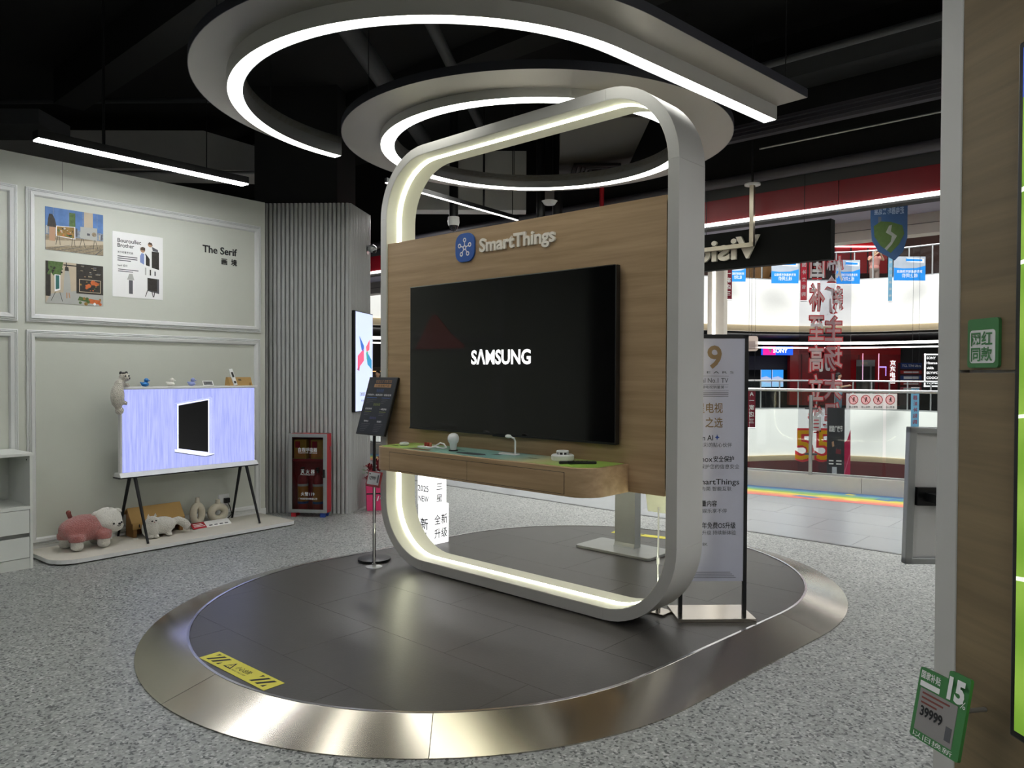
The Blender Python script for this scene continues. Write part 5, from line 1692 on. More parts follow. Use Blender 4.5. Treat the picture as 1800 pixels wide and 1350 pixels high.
# ================================================================ shop-front sign and banner by the entrance
vs_ = thing('hanging_sign', T0, TA, 'black hanging sign board with cream mirrored Vision letters at the shop entrance', 'sign')
B().box(-1.2, 2.262, 3.24, 3.34, 2.61, 2.975).build('board', mat('sign_black', '#070908', rough=0.7, spec=0.15), vs_, bevel=0.003)
text('Vision', m_cream, vs_, (1.60, 3.236, 2.70), h=0.205, width=0.86, ext=0.03, bold=0.03, mirror=True, name='letter_row')
m_brz = mat('satin_steel', '#b5ad9c', rough=0.3, metal=0.9)
B().box(1.535, 1.575, 3.13, 3.17, 2.79, 3.37).build('pole', m_brz, vs_)
B().box(0.55, 1.575, 3.13, 3.17, 2.785, 2.825).build('arm', m_brz, vs_)
B().lathe([(0, 3.37), (0.075, 3.37), (0.075, 3.385), (0, 3.385)], 20, c=(1.555, 3.15, 0)).build('collar', m_white, vs_, smooth=True)
B().tube([(1.555, 3.15, 3.385), (1.555, 3.15, 4.8)], 0.012, 8).build('drop_rod', m_blackmetal, vs_)
for u_ in (1.0, 2.0):
    B().tube([(u_, 3.29, 2.97), (u_, 3.29, 3.56)], 0.003, 5).build('wire', m_wire, vs_)
sd = thing('shield_banner', (3.996, 8.000, 3.415), R(-14), 'blue shield-shaped banner with a green island map hanging in the corridor', 'banner')
out = [(-0.18, -0.01), (0.0, 0.02), (0.13, 0.0), (0.18, -0.06), (0.18, -0.40), (0.14, -0.55), (0.06, -0.64), (0.0, -0.60), (-0.10, -0.54), (-0.165, -0.42), (-0.18, -0.2)]
B().prism(out, 0.0, 0.006, 'y').build('board', mat('banner_blue', '#34557c', rough=0.5, var=0.3, vs=5), sd)
for pts, c in (([(-0.15, -0.27), (-0.08, -0.22), (0.02, -0.23), (0.13, -0.27), (0.15, -0.36), (0.10, -0.47), (0.02, -0.56), (-0.08, -0.48), (-0.14, -0.38)], '#4a6332'),
               ([(0.0, -0.27), (0.03, -0.26), (0.02, -0.33), (0.08, -0.38), (0.03, -0.47), (-0.02, -0.53), (-0.04, -0.51), (0.02, -0.44), (0.03, -0.38), (-0.03, -0.34)], '#8f958c'),
               ([(0.0, -0.33), (0.05, -0.34), (0.04, -0.40), (0.0, -0.39)], '#7c5f50'), ([(-0.105, -0.17), (-0.075, -0.17), (-0.075, -0.33), (-0.105, -0.33)], '#5a6470'),
               ([(0.04, -0.49), (0.09, -0.44), (0.11, -0.50), (0.04, -0.56)], '#33557e')):
    flat(pts, mat('map_' + c[1:], c, var=0.2, vs=30), sd, -0.0006 - 0.0002 * len(pts) / 10)
text('逛电器城 来这里', mat('print_pale_blue', '#9fb4cc'), sd, (0.0, -0.0015, -0.14), h=0.055, width=0.29, al='C', bold=0.02, mirror=True)
B().box(-0.06, 0.05, -0.001, 0, -0.055, -0.035).build('caption', m_paper, sd)
B().tube([(0, 0.003, 0.01), (0, 0.003, 0.15)], 0.002, 4).build('wire', m_wire, sd)

# ================================================================ mall corridor edge and atrium
KA = math.atan2(-0.5373, 0.8434)            # direction of the corridor's open edge
K0 = (3.3, 10.585, 0.0)
kb = thing('wall_kerb', K0, KA, kind='structure')
for i in range(-6, 6):
    B().box(i * 1.5 + 0.002, i * 1.5 + 1.498, 0.0, 0.28, 0.0, 0.205).build('stone', mat('kerb_stone', '#b5b1ad', rough=0.35, var=0.06), kb)
B().box(-9, 9, 0.10, 0.16, 0.205, 0.225).build('glass_channel', m_alu, kb)
dcal = thing('floor_decal', (K0[0], K0[1], 0.0), KA, 'rainbow coloured floor sticker strip along the corridor edge', 'floor sticker')
for k, c in enumerate(('#4f7fb5', '#69a8b4', '#8fbf6a', '#e6d85a', '#e6a05a', '#d8706a')):
    B().box(-8, 8, -0.13 * (k + 1), -0.13 * k, 0.0, 0.0012).build('stripe', mat('decal_' + c[1:], c, rough=0.35, var=0.15, vs=8), dcal)
rnd = random.Random(11)
for i in range(40):
    x = rnd.uniform(-6, 6)
    yy = rnd.uniform(-0.70, -0.05)
    c = rnd.choice(('#4f7fb5', '#8fbf6a', '#d8706a', '#e6d85a', '#d9dbe0'))
    w_ = rnd.uniform(0.08, 0.3)
    flat([(x, yy), (x + w_, yy - 0.04), (x + w_ * 1.4, yy + 0.05), (x + 0.3 * w_, yy + 0.10)], mat('decal_' + c[1:], c), dcal, 0, 'patch', 'xy', 0.0018)
gl = thing('glass_balustrade', K0, KA, 'glass balustrade with steel handrail along the corridor edge', 'balustrade')
for i in range(-5, 5):
    B().box(i * 1.75 + 0.02, i * 1.75 + 1.73, 0.122, 0.134, 0.22, 1.33).build('glass_panel', m_glass, gl)
B().tube([(-9, 0.128, 1.345), (9, 0.128, 1.345)], 0.022, 10).build('handrail', m_alu, gl, smooth=True)
for x in (-4.0, -1.6, 0.86, 3.3):
    B().tube([(x, 0.04, 0.205), (x, 0.04, 1.28)], 0.024, 10).build('post', m_alu, gl, smooth=True)
    for zz in (0.48, 1.10):
        B().box(x - 0.075, x + 0.075, 0.03, 0.12, zz - 0.012, zz + 0.012).build('bracket', m_duct, gl)
bkh = B().box(-13, 13, 6.5, 6.75, 3.30, 3.75).build('wall_bulkhead', mat('bulkhead_cream', '#c9c3b8', rough=0.7), loc=T0, rz=TA)
tag(bkh, kind='structure')
tag(B().box(-13, 13, 6.49, 6.50, 3.42, 3.428).build('trim_2', mat('groove_grey', '#77736c'), loc=T0, rz=TA), kind='structure')
cl = thing('mall_column', (3.07, 11.3, 0), R(-30), 'cream column with a vertical light line beside the corridor edge', 'column')
B().box(-0.11, 0.13, -0.1, 0.12, -4.5, 3.7).build('shaft', m_cream, cl)
B().box(-0.035, 0.005, -0.108, -0.098, -4.5, 3.7).build('light_line', m_led_dim, cl)

# ---- opposite side of the atrium
ctrl = [(-16, 17), (-10, 20.5), (-4, 23), (2, 24.3), (6.3, 24.9), (8.6, 25.7), (10.6, 26.0), (12.2, 25.5), (13.5, 24.3), (15.5, 21.8), (19, 18), (22, 15)]


def crom(c, k=6):
    out_ = []
    for i in range(1, len(c) - 2):
        p0, p1, p2, p3 = [Vector(q) for q in c[i - 1:i + 3]]
        for s_ in range(k):
            t_ = s_ / k
            out_.append(0.5 * ((2 * p1) + (p2 - p0) * t_ + (2 * p0 - 5 * p1 + 4 * p2 - p3) * t_ * t_ + (3 * p1 - p0 - 3 * p2 + p3) * t_ ** 3))
    out_.append(Vector(c[-2]))
    return out_


PP = crom(ctrl)
PN = []
for i, p_ in enumerate(PP):
    d = (PP[min(i + 1, len(PP) - 1)] - PP[max(i - 1, 0)]).normalized()
    PN.append(Vector((-d.y, d.x)))          # away from the atrium


def along(sec, name, m, lo=0, hi=None):
    rings = []
    for p_, n_ in list(zip(PP, PN))[lo:hi]:
        rings.append([Vector((p_.x + n_.x * a, p_.y + n_.y * a, z_)) for a, z_ in sec])
    return B().loft(rings).build(name, m, smooth=True)


m_par = mat('parapet_white', '#e9eae6', rough=0.6, var=0.02)
m_gold = mat('parapet_trim', '#cdbb98', rough=0.4)
for z0_, z1_, nm in ((3.20, 4.78, 'upper'), (-1.25, 0.34, 'level')):
    tag(along([(0, z0_), (0, z1_), (0.35, z1_), (0.35, z0_)], 'wall_parapet_' + nm, m_par), kind='structure')
    tag(along([(0.06, z0_ - 0.18), (-0.06, z0_ - 0.02), (-0.06, z0_ + 0.02), (0.4, z0_ + 0.02), (0.4, z0_ - 0.18)], 'trim_parapet_' + nm, m_gold), kind='structure')
    tag(along([(0.1, z1_), (0.1, z1_ + 0.05), (0.2, z1_ + 0.05), (0.2, z1_)], 'trim_rail_foot_' + nm, m_alu), kind='structure')
    zz = 0.0 if nm == 'level' else 4.45
    tag(along([(0.36, zz - 0.3), (0.36, zz), (16, zz), (16, zz - 0.3)], 'floor_opposite_' + nm, m_corr), kind='structure')
    cz = 2.95 if nm == 'level' else 7.6
    tag(along([(0.36, cz), (0.36, cz + 0.1), (16, cz + 0.1), (16, cz)], 'ceiling_opposite_' + nm, m_black if nm == 'level' else mat('ceiling_upper', '#8f8784', rough=0.8)), kind='structure')
    t = thing('glass_balustrade', (0, 0, 0), 0, 'curved glass balustrade on the ' + ('same floor' if nm == 'level' else 'upper floor') + ' across the atrium', 'balustrade', 'balustrades across the atrium')
    zr = z1_ + 0.97
    for i in range(2, len(PP) - 3, 2):
        a, b_, c_ = [PP[j] + PN[j] * 0.15 for j in (i, i + 1, i + 2)]
        rings = [[Vector((q.x, q.y, z1_ + 0.03)), Vector((q.x + 0.012, q.y + 0.012, z1_ + 0.03)), Vector((q.x + 0.012, q.y + 0.012, zr)), Vector((q.x, q.y, zr))] for q in (a, b_, a + (c_ - a) * 0.99)]
        B().loft(rings).build('glass_panel', m_glass, t)
        B().tube([(a.x, a.y, z1_), (a.x, a.y, zr)], 0.025, 6).build('post', m_alu, t)
    B().tube([(PP[i].x + PN[i].x * 0.15, PP[i].y + PN[i].y * 0.15, zr + 0.02) for i in range(2, len(PP) - 1)], 0.03, 8).build('handrail', m_alu, t, smooth=True)
tag(along([(0.8, 2.62), (0.8, 2.70), (1.0, 2.70), (1.0, 2.62)], 'trim_light_line', m_led_dim), kind='structure')
tag(along([(0.9, 2.48), (0.9, 2.52), (1.05, 2.52), (1.05, 2.48)], 'trim_light_line_lower', m_led_dim), kind='structure')
tag(along([(0.6, 7.2), (0.6, 7.5), (1.1, 7.5), (1.1, 7.2)], 'trim_light_line_upper', m_led_dim), kind='structure')
tag(along([(1.2, -2.25), (1.2, -2.12), (1.5, -2.12), (1.5, -2.25)], 'trim_light_line_below', m_led_dim), kind='structure')
tag(along([(3.0, -6), (3.0, -1.6), (3.2, -1.6), (3.2, -6)], 'wall_shops_below', mat('shop_maroon', '#5c1418', rough=0.6, var=0.4, vs=0.6)), kind='structure')
tag(along([(6.2, 0.0), (6.2, 2.95), (6.4, 2.95), (6.4, 0.0)], 'wall_shops_level', mat('shop_dark', '#1b1a1c', rough=0.6, var=0.4, vs=0.8)), kind='structure')
tag(along([(6.6, 4.45), (6.6, 7.6), (6.8, 7.6), (6.8, 4.45)], 'wall_shops_upper', mat('shop_brown', '#5e3f36', rough=0.6, var=0.5, vs=0.5)), kind='structure')
tag(B().box(-30, 40, 5, 45, -6.1, -6.0).build('floor_below', m_corr), kind='structure')


def slab(name, a, b_, thick, m, label, cat, parent=None, emitname=None):
    """An upright rectangular board between lower-left a and upper-right b_ (same depth)."""
    t_ = thing(name, (a[0], a[1], a[2]), 0, label, cat)
    B().box(0, b_[0] - a[0], 0, thick, 0, b_[2] - a[2]).build('board', m, t_)
    return t_, b_[0] - a[0], b_[2] - a[2]


# shops on the same floor across the atrium
t, w_, h_ = slab('shop_sign', (9.679, 29.000, 2.289), (10.840, 29.000, 2.622), 0.2, glow('sony_blue', '#1c58e0', 1.2), 'glowing pink and blue SONY sign over the dark shop across the atrium', 'sign')
B().box(0.0, w_ * 0.42, -0.01, 0, 0, h_).build('pink_field', glow('sony_pink', '#e01c8c', 1.2), t)
text('SONY', glow('sony_white', '#ffffff', 1.3), t, (w_ * 0.34, -0.012, h_ * 0.28), h=h_ * 0.46, width=w_ * 0.48, bold=0.03)
flat([(w_ * 0.16, h_ * 0.75), (w_ * 0.30, h_ * 0.75), (w_ * 0.25, h_ * 0.2), (w_ * 0.21, h_ * 0.5)], m_inkwhite, t, -0.012)
for a, b_, lb in (((9.956, 30.000, 1.041), (10.359, 30.000, 1.724), 'left one of two bright landscape screens in the dark shop'), ((10.411, 30.000, 1.043), (10.836, 30.000, 1.726), 'right one of two bright landscape screens in the dark shop')):
    t, w_, h_ = slab('display_screen', a, b_, 0.08, glow('screen_snow', '#a9b6d6', 0.9), lb, 'screen')
    flat([(0, h_ * 0.55), (w_ * 0.5, h_ * 0.62), (w_, h_ * 0.5), (w_, h_), (0, h_)], glow('screen_sky', '#2f8fe0', 1.0), t, -0.003)
    flat([(0, 0), (w_, 0), (w_, h_ * 0.2), (0, h_ * 0.3)], glow('screen_lake', '#8fc0e6', 0.9), t, -0.003)
    B().box(w_ * 0.4, w_ * 0.6, 0.02, 0.1, -1.2, 0).build('stand', m_blackmetal, t)
t, w_, h_ = slab('shop_wall', (9.507, 31.000, 1.724), (11.357, 31.000, 2.295), 0.3, mat('shop_slate', '#3a383f', rough=0.7), 'slate upper wall of the dark shop behind the screens', 'shop wall')
t, w_, h_ = slab('shop_facade', (11.285, 30.500, 0.297), (15.765, 30.500, 2.694), 0.3, mat('shop_red', '#b5121c', rough=0.25, var=0.25, vs=1.2), 'glossy red shop facade across the atrium', 'shop front')
B().box(0, w_, -0.02, 0, h_ * 0.86, h_).build('lintel', mat('shop_red_bright', '#d81820', rough=0.25), t)
for x in (0.1, 0.42, 0.62, 0.8):
    B().box(w_ * x, w_ * x + 0.03, -0.012, 0, 0, h_ * 0.86).build('panel_joint', mat('joint_maroon', '#5a0d10'), t)
dx = w_ * 0.60
B().box(dx, dx + 0.75, -0.015, 0, h_ * 0.05, h_ * 0.70).build('doorway', mat('doorway_grey', '#4c4644', rough=0.5, var=0.5, vs=3), t)
B().box(dx, dx + 0.75, -0.02, -0.01, h_ * 0.66, h_ * 0.77).build('door_header', m_alu, t)
B().box(dx + 0.18, dx + 0.45, -0.03, -0.02, h_ * 0.69, h_ * 0.74).build('door_sign', m_cream, t)
B().box(dx + 0.55, dx + 0.62, -0.03, -0.015, h_ * 0.05, h_ * 0.66).build('door_pull', m_alu, t)
for x in (0.655, 0.80):
    B().box(w_ * x, w_ * x + 0.02, -0.03, -0.01, h_ * 0.4, h_ * 0.88).build('neon_line', glow('neon_pink', '#f0b8d8', 1.4), t)
B().box(w_ * 0.81, w_ * 0.87, -0.03, -0.01, h_ * 0.64, h_ * 0.66).box(w_ * 0.865, w_ * 0.87, -0.03, -0.01, h_ * 0.5, h_ * 0.66).build('neon_arch', glow('neon_violet', '#a58cf0', 1.5), t)
for k, c in enumerate('京东电器'):
    text(c, glow('neon_white', '#ffffff', 1.0), t, (w_ * 0.93, -0.02, h_ * (0.68 - 0.1 * k)), h=0.17, al='C', bold=0.02)
t, w_, h_ = slab('sign_totem', (14.714, 28.500, 0.397), (15.537, 28.500, 1.998), 0.15, mat('totem_dark', '#3c2624', rough=0.5), 'stacked promotional signs headed TCL T7M Ultra across the atrium', 'sign')
for z0_, z1_, c, m_ in ((0.86, 1.0, 'TCL T7M Ultra', mat('totem_blue', '#2b4580')), (0.74, 0.82, '', mat('totem_red', '#b0332f')), (0.60, 0.70, '', mat('totem_navy', '#35508c')), (0.47, 0.54, '', mat('totem_red', '#b0332f')), (0.32, 0.43, '', mat('totem_pink', '#c0606a'))):
    B().box(w_ * 0.02, w_ * 0.98, -0.05, 0, h_ * z0_, h_ * z1_).build('sign_panel', m_, t)
    if c:
        text(c, m_inkwhite, t, (w_ / 2, -0.052, h_ * (z0_ + 0.045)), h=0.085, width=w_ * 0.86, al='C', bold=0.02)
    else:
        B().box(w_ * 0.15, w_ * 0.85, -0.055, -0.05, h_ * (z0_ + 0.02), h_ * (z1_ - 0.02)).build('print_line', m_inkwhite, t)
t, w_, h_ = slab('shop_wall', (16.290, 31.500, 1.992), (17.257, 31.500, 2.878), 0.3, mat('shop_pale', '#b9b4b0', rough=0.6), 'pale upper wall beside the red facade', 'shop wall')
t, w_, h_ = slab('brand_board', (14.811, 27.000, 1.117), (15.615, 27.000, 2.306), 0.12, mat('board_black', '#17181a', rough=0.4), 'black brand list board with a white frame across the atrium', 'sign')
b = B()
b.box(0, w_, -0.02, 0, h_ - 0.05, h_).box(0, w_, -0.02, 0, 0, 0.05).box(0, 0.05, -0.02, 0, 0, h_).box(w_ - 0.05, w_, -0.02, 0, 0, h_)
b.build('frame', glow('board_white', '#ffffff', 0.9), t)
for k, s_ in enumerate(('SONY', 'Hisense', 'vidda', 'SKYWORTH', 'COOCAA', 'TOSHIBA')):
    text(s_, glow('board_white', '#ffffff', 0.9), t, (0.08, -0.012, h_ * (0.84 - 0.15 * k)), h=0.085, maxw=w_ * 0.85, bold=0.03)
B().box(w_ * 0.4, w_ * 0.6, 0.02, 0.1, -1.3, 0).build('post', m_blackmetal, t)

# prohibition sign on the glass across the atrium
t, w_, h_ = slab('safety_sign', (11.012, 24.700, 0.415), (12.673, 24.700, 0.928), 0.03, mat('sign_pale', '#cfc6c4', rough=0.5), 'pale sign with four red-ringed prohibition symbols on the glass across the atrium', 'sign')
m_pr = mat('prohibit_red', '#9c2a2e')
for k in range(4):
    cx_ = w_ * (0.135 + 0.243 * k)
    cz_ = h_ * 0.60
    r_ = h_ * 0.31
    flat(arc(cx_, cz_, r_, 0, 348, 29), m_pr, t, -0.002, 'ring')
    flat(arc(cx_, cz_, r_ * 0.84, 0, 348, 29), mat('ring_pink', '#d9a3a4'), t, -0.004, 'ring_field')
    x_, s_ = cx_, r_
    flat(arc(x_ + 0.1 * s_, cz_ + 0.42 * s_, 0.14 * s_, 0, 330, 11), m_ink, t, -0.006, 'figure_head')
    flat([(x_ - 0.15 * s_, cz_ - 0.5 * s_), (x_ - 0.02 * s_, cz_ - 0.5 * s_), (x_ + 0.1 * s_, cz_ - 0.1 * s_), (x_ + 0.3 * s_, cz_ - 0.45 * s_), (x_ + 0.42 * s_, cz_ - 0.38 * s_),
          (x_ + 0.2 * s_, cz_ + 0.05 * s_), (x_ + 0.25 * s_, cz_ + 0.28 * s_), (x_ - 0.05 * s_, cz_ + 0.28 * s_), (x_ - 0.3 * s_, cz_ + 0.05 * s_), (x_ - 0.1 * s_, cz_)], m_ink, t, -0.006, 'figure')
    if k < 3:
        flat([(cx_ - r_ * 0.66, cz_ + r_ * 0.58), (cx_ - r_ * 0.58, cz_ + r_ * 0.66), (cx_ + r_ * 0.66, cz_ - r_ * 0.58), (cx_ + r_ * 0.58, cz_ - r_ * 0.66)], m_pr, t, -0.008, 'slash')
    text(('禁止攀爬', '禁止抛物', '禁止倚靠', '当心跌落')[k], m_ink, t, (cx_, -0.004, h_ * 0.08), h=h_ * 0.10, al='C', maxw=w_ * 0.19)

# printed panels on the upper balustrade
m_gblue, m_ggrey = mat('rail_blue', '#1e7fd0', rough=0.4), mat('rail_grey', '#9da7b2', rough=0.4, var=0.2, vs=3)
for a, b_, lb in (((7.139, 24.700, 4.586), (7.656, 24.700, 5.277), 'leftmost blue advert panel on the upper balustrade'), ((8.572, 24.900, 4.559), (9.468, 24.900, 5.314), 'second blue advert panel from the left on the upper balustrade'),
                  ((10.761, 25.000, 4.561), (11.546, 25.000, 5.356), 'third blue advert panel from the left on the upper balustrade'), ((12.162, 24.000, 4.557), (13.169, 24.000, 5.322), 'rightmost blue advert panel on the upper balustrade')):
    t, w_, h_ = slab('rail_advert', a, b_, 0.02, m_ggrey, lb, 'advert', None)
    t['group'] = 'advert panels on the upper balustrade'
    flat([(0, 0), (w_, 0), (w_, h_ * 0.62), (w_ * 0.7, h_ * 0.52), (w_ * 0.3, h_ * 0.50), (0, h_ * 0.54)], m_gblue, t, -0.002)
    flat([(w_ * 0.4, h_ * 0.78), (w_ * 0.95, h_ * 0.74), (w_ * 0.95, h_ * 0.9), (w_ * 0.4, h_ * 0.95)], m_inkwhite, t, -0.002)
    flat([(w_ * 0.38, h_ * 0.80), (w_ * 0.9, h_ * 0.80), (w_ * 0.9, h_ * 0.88), (w_ * 0.38, h_ * 0.92)], m_gblue, t, -0.004)
    text('京东电器城市旗舰店', m_inkwhite, t, (w_ / 2, -0.004, h_ * 0.33), h=h_ * 0.09, al='C', maxw=w_ * 0.8, mirror=True)
    text('线上同价', m_inkwhite, t, (w_ * 0.5, -0.004, h_ * 0.14), h=h_ * 0.13, al='C', maxw=w_ * 0.5, mirror=True)
# upper-floor shop fronts
for a, b_, m_, lb in (((13.074, 30.600, 5.669), (15.234, 30.600, 6.947), mat('upper_red', '#c01820', rough=0.3, var=0.2, vs=1), 'red shop front on the upper floor across the atrium'),
                      ((9.927, 32.000, 5.407), (11.003, 32.000, 6.811), mat('upper_amber', '#c58a45', rough=0.4, var=0.2, vs=1.5), 'amber lit shop front on the upper floor left of the second advert'),
                      ((17.018, 31.000, 5.738), (17.885, 31.000, 7.610), mat('upper_crimson', '#a81420', rough=0.3), 'crimson shop column on the upper floor at the right')):
    t, w_, h_ = slab('shop_facade', a, b_, 0.2, m_, lb, 'shop front')
    B().box(0, w_, -0.05, 0, h_ * 0.82, h_ * 0.86).build('light_line', m_led_dim, t)
    for x in (0.3, 0.62):
        B().box(w_ * x, w_ * x + 0.04, -0.03, 0, 0, h_ * 0.8).build('panel_joint', m_duct, t)
t, w_, h_ = slab('shop_sign', (13.819, 31.000, 6.823), (14.964, 31.000, 7.108), 0.1, glow('upper_sign_pink', '#d8b4d8', 0.9), 'pale pink lit sign on the upper floor behind the shield banner', 'sign')
for k in range(4):
    flat(rect(w_ * (0.2 + 0.2 * k), w_ * (0.32 + 0.2 * k), h_ * 0.25, h_ * 0.75), glow('upper_sign_red', '#e06a98', 0.8), t, -0.003)

# hanging banners in the atrium
for yy in (13.0, 13.6, 16.0, 17.0, 18.0):
    tag(B().box(-6, 16, yy - 0.06, yy + 0.06, 8.0, 8.2).build('ceiling_truss', m_white), kind='structure')
def banner(a, b_, m, label, lines, ink, mirror=True):
    t_ = thing('hanging_banner', (a[0], a[1], a[2]), 0, label, 'banner')
    w_, h_ = b_[0] - a[0], b_[2] - a[2]
    B().box(0, w_, 0, 0.006, 0, h_).build('sheet', m, t_)
    B().tube([(0, 0, h_), (w_, 0, h_)], 0.014, 6).build('top_rod', m_alu, t_)
    B().tube([(0, 0, 0), (w_, 0, 0)], 0.014, 6).build('bottom_rod', m_alu, t_)
    for x in (0.1 * w_, 0.9 * w_):
        B().tube([(x, 0, h_), (x, 0, 8.05 - a[2])], 0.003, 4).build('wire', m_wire, t_)
    n_ = len(lines)
    for k, c in enumerate(lines):
        text(c, ink, t_, (w_ / 2, -0.004, h_ * (1 - (k + 0.9) / (n_ + 0.6))), h=min(0.5 * w_, 0.5 * h_ / n_), al='C', mirror=mirror, maxw=w_ * 0.8, bold=0.01)
    return t_


m_wine = translucent('banner_wine', '#8e3444')
m_rose_b = translucent('banner_rose', '#d84a5c')
m_ice = translucent('banner_ice', '#9fd0e6')
banner((4.801, 17.000, 3.234), (4.961, 17.000, 4.069), m_wine, 'narrow wine red banner beside the cream column, upper floor', '第一家店三', m_paper)
banner((5.341, 17.000, 0.341), (5.514, 17.000, 1.205), m_wine, 'narrow wine red banner beside the poster stand, same floor', 'A一家店三', m_paper)
banner((6.129, 16.000, 3.119), (6.265, 16.000, 3.989), m_rose_b, 'narrow rose red banner left of the big film banner', '国补立省购', m_paper)
banner((8.991, 18.000, 3.307), (9.088, 18.000, 4.367), m_ice, 'narrow ice blue banner below the shield banner', '电器城换新购', m_paper)
banner((8.509, 16.000, 0.427), (8.680, 16.000, 1.277), m_ice, 'short ice blue banner near the right edge of the opening', '电器城补贴购', m_redpaint)
m_rline = translucent('char_red', '#e2464c')
m_cwhite = translucent('char_white', '#f6f4f2')
m_cyel = translucent('char_yellow', '#f2de30')


def film(a, b_, chars, xs, label, mirror, tail, cw):
    t_ = thing('film_banner', (a[0], a[1], a[2]), 0, label, 'banner')
    w_, h_ = b_[0] - a[0], b_[2] - a[2]
    B().box(0, w_, 0, 0.004, 0, h_).build('film', m_film, t_)
    B().tube([(0, 0, h_), (w_, 0, h_)], 0.012, 6).build('top_rod', m_alu, t_)
    for x in (0.1 * w_, 0.9 * w_):
        B().tube([(x, 0, h_), (x, 0, 8.05 - a[2])], 0.003, 4).build('wire', m_wire, t_)
    for c, zz in chars:
        for k, (m_, bo) in enumerate(((m_rline, 0.06), (m_cwhite, 0.02))):
            text(c, m_, t_, (xs, -0.004 - 0.004 * k, zz), h=0.335, al='C', bold=bo, mirror=mirror, name='character', width=cw + (0.035 if k == 0 else 0.0))
    if tail:
        for k, (m_, bo) in enumerate(((m_rline, 0.05), (m_cyel, 0.0))):
            text(tail, m_, t_, (xs - 0.02, -0.004 - 0.004 * k, 0.34), h=0.52, al='C', bold=bo, mirror=mirror, name='character', width=0.66)
    return t_


zs = [3.27, 2.71, 2.18, 1.65, 1.14, 0.61]
F0 = (4.960, 13.000, -0.256)
film(F0, (5.583, 13.000, 4.291), [(c, z_ - F0[2]) for c, z_ in zip('国补至高立省', zs)], 0.30, 'clear film banner with white red-edged Chinese characters and a yellow 55 hanging in the atrium', False, '55', 0.25)
F1 = (5.561, 13.600, -0.338)
film(F1, (6.129, 13.600, 4.418), [(c, z_ - F1[2]) for c, z_ in zip('焕新主场大促', [z_ + 0.02 for z_ in zs])], 0.25, 'second clear film banner with mirrored white characters behind the 55 banner', True, None, 0.32)
t = thing('roll_banner', (5.128, 12.200, -0.179), R(-20), 'black event banner with a white brush title standing at the corridor edge', 'banner')
B().box(0, 0.26, 0, 0.01, 0, 1.20).build('sheet', mat('banner_black', '#2b2c31', rough=0.5, var=0.2, vs=4), t)
text('就趁广焕节', m_paper, t, (0.13, -0.002, 0.82), h=0.075, al='C', width=0.20, bold=0.02)
for k in range(2):
    B().box(0.03, 0.10, -0.002, 0, 0.33 - 0.05 * k, 0.35 - 0.05 * k).box(0.14, 0.22, -0.002, 0, 0.33 - 0.05 * k, 0.35 - 0.05 * k).build('print_line', m_paper, t)
flat(rect(0.08, 0.15, 0.06, 0.24), mat('print_silver', '#b8bcc4'), t, -0.002)
flat(rect(0.07, 0.20, 0.035, 0.06), mat('print_silver', '#b8bcc4'), t, -0.003)
flat([(0.08, 0.56), (0.11, 0.58), (0.10, 0.66), (0.07, 0.64)], m_pskin, t, -0.002)
flat([(0.13, 0.46), (0.21, 0.45), (0.21, 0.52), (0.14, 0.54)], mat('print_maroon', '#6e2630'), t, -0.002)
t = thing('roll_banner', (5.476, 12.400, -0.206), R(-20), 'bright magenta banner edge right of the black event banner', 'banner')
B().prism([(0, 0), (0.115, 0), (0.115, 0.86), (0.06, 0.68), (0.0, 0.62)], 0, 0.01, 'y').build('sheet', mat('banner_magenta', '#e0245e', rough=0.5, var=0.15, vs=6), t)
flat([(0.0, 0.0), (0.1, 0.4), (0.1, 0.45), (0.0, 0.08)], mat('banner_magenta_pale', '#f06a92'), t, -0.002)
# clear convex tag hanging over the poster stand
t = thing('hanging_tag', (2.866, 9.000, 1.929), R(-20), 'clear plastic rounded tag hanging right of the poster stand top', 'tag')
B().prism(rrect(-0.075, 0.075, -0.09, 0.09, 0.03), 0, 0.01, 'y').build('plate', mat('tag_frost', '#b9aaa2', rough=0.2, alpha=0.75), t)
B().prism(rrect(-0.045, 0.045, -0.06, 0.03, 0.01), -0.006, 0.0, 'y').build('insert', mat('tag_grey', '#8a7d78', rough=0.3, alpha=0.8), t)
B().tube([(0, 0.005, 0.09), (0, 0.005, 1.62)], 0.002, 4).build('wire', m_wire, t)

# shop shelf glimpsed left of the frame
t, w_, h_ = slab('lit_shelf', (-5.319, 27.000, 0.832), (-4.297, 27.000, 1.756), 0.4, mat('shelf_dark', '#2a211c', rough=0.6), 'dark shelf with warm light lines glimpsed left of the frame', 'shelf')
for k in range(3):
    B().box(0, w_, -0.03, 0, h_ * (0.25 + 0.28 * k), h_ * (0.25 + 0.28 * k) + 0.03).build('shelf_light', glow('warm_line', '#f0b878', 1.3), t)


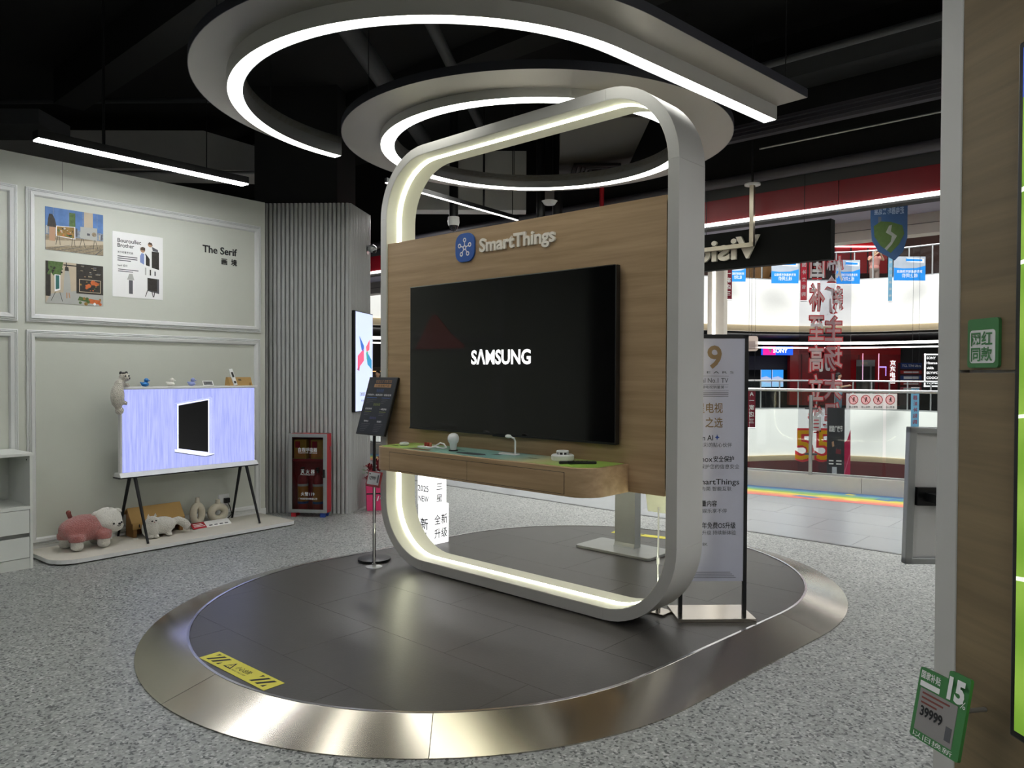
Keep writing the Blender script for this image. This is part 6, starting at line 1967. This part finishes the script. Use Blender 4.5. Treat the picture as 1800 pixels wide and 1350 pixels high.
# ---------------------------------------------------------------- people across the atrium
def person(loc, rz, label, shirt, trousers, hair, arms):
    t_ = thing('person', loc, rz, label, 'person')
    sk = mat('skin', '#c29a7c', rough=0.6)
    sh_ = [('b', (0, 0, 1.50), (0.075, 0.09, 0.115)), ('t', [(0, 0, 1.42), (0, 0, 1.32)], 0.05), ('b', (0, -0.09, 1.49), (0.014, 0.02, 0.02)),
           ('b', (0, 0, 1.15), (0.17, 0.10, 0.24)), ('b', (0, 0, 0.88), (0.155, 0.105, 0.13))]
    for s_ in (-1, 1):
        sh_.append(('t', [(0.085 * s_, 0, 0.88), (0.09 * s_, -0.02, 0.47), (0.09 * s_, 0.02, 0.07)], [0.085, 0.058, 0.04]))
        sh_.append(('t', [(0.09 * s_, 0.03, 0.04), (0.095 * s_, -0.12, 0.03)], [0.042, 0.032]))
        A_ = arms[0 if s_ < 0 else 1]
        sh_.append(('t', [(0.17 * s_, 0, 1.33)] + A_, [0.052, 0.042, 0.03]))
        h_ = Vector(A_[-1])
        f_ = (h_ - Vector(A_[0])).normalized()
        sh_.append(('t', [h_, h_ + f_ * 0.08], [0.034, 0.03]))
        for q in range(4):
            sd_ = Vector((-f_.y, f_.x, 0)) * (0.018 * (q - 1.5))
            sh_.append(('t', [h_ + f_ * 0.07 + sd_, h_ + f_ * (0.13 + 0.012 * (1.5 - abs(q - 1.5))) + sd_ + Vector((0, 0, -0.012))], [0.009, 0.007]))
        sh_.append(('t', [h_ + f_ * 0.02, h_ + f_ * 0.07 + Vector((0, 0, 0.045))], [0.011, 0.009]))
    blob('body', sh_, sk, t_, 0.014, 2)
    cs_ = [('b', (0, 0, 1.17), (0.195, 0.125, 0.24)), ('b', (0, 0, 0.97), (0.18, 0.125, 0.12))]
    for s_ in (-1, 1):
        A_ = arms[0 if s_ < 0 else 1]
        e_ = Vector(A_[0])
        cs_.append(('t', [(0.15 * s_, 0, 1.34), Vector((0.17 * s_, 0, 1.33)) + (e_ - Vector((0.17 * s_, 0, 1.33))) * 0.7], [0.075, 0.065]))
    blob('shirt', cs_, shirt, t_, 0.018, 3)
    ts_ = [('b', (0, 0, 0.89), (0.175, 0.125, 0.12))]
    for s_ in (-1, 1):
        ts_.append(('t', [(0.085 * s_, 0, 0.88), (0.09 * s_, -0.02, 0.47), (0.09 * s_, 0.02, 0.10)], [0.10, 0.078, 0.065]))
    blob('trousers', ts_, trousers, t_, 0.018, 3)
    blob('hair', [('b', (0, 0.02, 1.545), (0.088, 0.098, 0.085)), ('b', (0, 0.06, 1.47), (0.085, 0.055, 0.09))], hair, t_, 0.014, 2)
    for s_ in (-1, 1):
        B().ball((0.03 * s_, -0.083, 1.51), 0.010, 8, 5).build('eye', m_blackpl, t_, smooth=True)
        B().ball((0.077 * s_, 0.0, 1.50), (0.012, 0.02, 0.03), 8, 5).build('ear', sk, t_, smooth=True)
    B().box(-0.022, 0.022, -0.088, -0.08, 1.448, 1.456).build('mouth', mat('lips', '#8c5148'), t_)
    return t_


m_hair = mat('hair_black', '#15120f', rough=0.6)
down = [[(-0.24, 0.02, 1.08), (-0.22, -0.10, 0.86)], [(0.24, 0.02, 1.08), (0.22, -0.10, 0.86)]]
phone = [[(-0.22, -0.05, 1.10), (-0.10, -0.30, 1.15)], [(0.22, -0.05, 1.10), (0.12, -0.30, 1.15)]]
lift = [[(-0.26, -0.12, 1.22), (-0.08, -0.30, 1.40)], [(0.26, -0.12, 1.22), (0.08, -0.30, 1.40)]]
q = (11.573, 26.600, 0.708)
person((q[0], 26.6, 0.0), R(75), 'person in a cream top and pale blue jeans walking past the red facade', mat('top_cream', '#ddd3c6', rough=0.8), mat('jeans_pale', '#7f9cb0', rough=0.8), m_hair, phone)
q = (13.079, 27.200, 5.425)
person((q[0], 27.2, 4.45), R(0), 'person in a dusky pink top with raised hands on the upper floor', mat('top_pink', '#b98078', rough=0.8), mat('trousers_grey', '#6c5c56', rough=0.8), m_hair, lift)
q = (11.109, 33.000, 5.730)
person((q[0] - 0.1, 31.6, 4.45), R(30), 'person in a black top on the upper floor in front of the amber shop', mat('top_black', '#1c1d20', rough=0.8), mat('trousers_black', '#202124', rough=0.8), m_hair, down)
q = (-4.613, 25.800, 1.297)
person((q[0], 25.8, 0.0), R(-20), 'person in an orange top glimpsed left of the frame', mat('top_orange', '#d07038', rough=0.8), mat('trousers_navy', '#2c3040', rough=0.8), m_hair, down)

bpy.data.objects.remove(_to)
bpy.data.scenes.remove(_ts)
